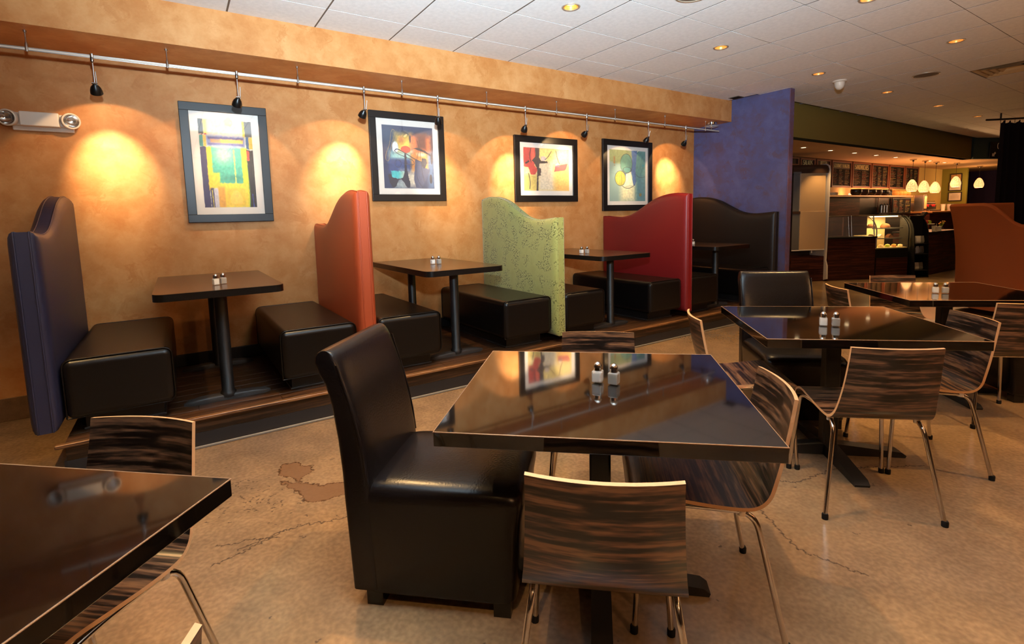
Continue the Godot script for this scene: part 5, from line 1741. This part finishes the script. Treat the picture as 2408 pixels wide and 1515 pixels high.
# ------------------------------------------------------------------ lounge seats and curtain on the right
func lounge_seat(called: String, at: Vector3, turn: float, m: Material, label: String, s := 1.0) -> void:
	var t := thing(called, label, "lounge chair", at, turn, "high-backed lounge seats")
	# horseshoe shell, flared upward; the opening faces +z, the back rises highest
	var rows := 14
	var cols := 36
	var outer := []
	var inner := []
	for i in rows + 1:
		var f := float(i) / rows
		var ro := []
		var ri := []
		for k in cols + 1:
			var a := lerpf(-PI * 0.98, -0.02 * PI, float(k) / cols)    # round the back (-z)
			var back := smoothstep(0.2, 0.65, -sin(a))
			var top := lerpf(1.1, 1.36, maxf(back, smoothstep(-0.1, 0.4, cos(a))))
			var y := lerpf(0.08, top, f)
			var fl := 1.0 + 0.16 * pow(f, 3.0)
			var R := Vector2(0.53, 0.5) * s * fl
			ro.append(Vector3(cos(a) * R.x, y, sin(a) * R.y))
			ri.append(Vector3(cos(a) * (R.x - 0.09), y, sin(a) * (R.y - 0.09)))
		outer.append(ro)
		inner.append(ri)
	obj("outer_shell", MB.new().sheet(outer, 1.0), m, t)
	obj("inner_back", MB.new().sheet(inner, -1.0), m, t)
	var rim := MB.new()
	var P := []
	for j in 7:
		var a := PI * j / 6.0
		var row := []
		for k in cols + 1:
			var o: Vector3 = outer[rows][k]
			var q: Vector3 = inner[rows][k]
			row.append((o + q) * 0.5 + (o - q) * 0.5 * cos(a) + Vector3.UP * 0.035 * sin(a))
		P.append(row)
	obj("rolled_rim", rim.sheet(P, 1.0), m, t)
	for k in [0, cols]:
		var e := MB.new()
		for i in rows:
			e.flat(outer[i][k], outer[i + 1][k], inner[i + 1][k], inner[i][k], Vector3(0, 0, 1))
		obj("arm_front", e, m, t)
	obj("seat_cushion", MB.new().loft([[0.12, 0, 0.06, 0.38 * s, 0.42 * s, 5.0], [0.4, 0, 0.06, 0.4 * s, 0.44 * s, 5.0], [0.46, 0, 0.06, 0.36 * s, 0.4 * s, 4.0]], 36), m, t)
	for q in [Vector3(-0.36, 0, -0.2), Vector3(0.36, 0, -0.2), Vector3(-0.36, 0, 0.1), Vector3(0.36, 0, 0.1)]:
		obj("foot", MB.new().lathe(q * s, [Vector2(0, 0), Vector2(0.02, 0), Vector2(0.028, 0.09), Vector2(0, 0.09)], 10), M.iron_black, t)


func lounge() -> void:
	lounge_seat("lounge_chair", Vector3(8.87, 0, 3.22), 0.343, M.fabric_orange, "tall rust orange lounge chair with flared rounded back", 1.3)
	lounge_seat("lounge_chair", Vector3(10.6, 0, 3.75), 0.343, M.fabric_olive, "olive yellow lounge chair behind the rust orange one", 1.2)
	var t := thing("curtain", "black pleated curtain hanging from a ceiling track", "curtain", Vector3(11.6, 0, 2.25))
	var P := []
	for i in 21:
		var y := lerpf(0.05, 2.72, i / 20.0)
		var row := []
		for k in 121:
			var s := k / 120.0 * 1.9
			var w := 0.045 * sin(s * 42.0) + 0.02 * sin(s * 17.0 + 1.0)
			var pinch := lerpf(1.0, 0.85, i / 20.0)
			var top := 0.05 * absf(sin(s * 21.0)) if i == 20 else 0.0
			row.append(Vector3(0.833 * s * pinch - 0.552 * w, y + top, 0.552 * s * pinch + 0.833 * w))
		P.append(row)
	obj("cloth", MB.new().sheet(P, 1.0), M.curtain_cloth, t)
	var path := []
	for k in 25:
		var s := -0.2 + k / 24.0 * 2.2
		path.append(Vector3(0.833 * s + 0.12 * cos(s * 2.4), 2.80, 0.552 * s + 0.1 * sin(s * 2.4)))
	obj("track", MB.new().tube(path, 0.016, 8), M.iron_black, t)
	for k in [2, 14, 23]:
		obj("drop_rod", MB.new().cyl(path[k], path[k] + Vector3(0, 0.1, 0), 0.012, 8), M.iron_black, t)
	for k in 10:
		var q: Vector3 = path[2 + k * 2]
		obj("hook", MB.new().cyl(q, q - Vector3(0, 0.07, 0), 0.004, 6), M.iron_black, t)
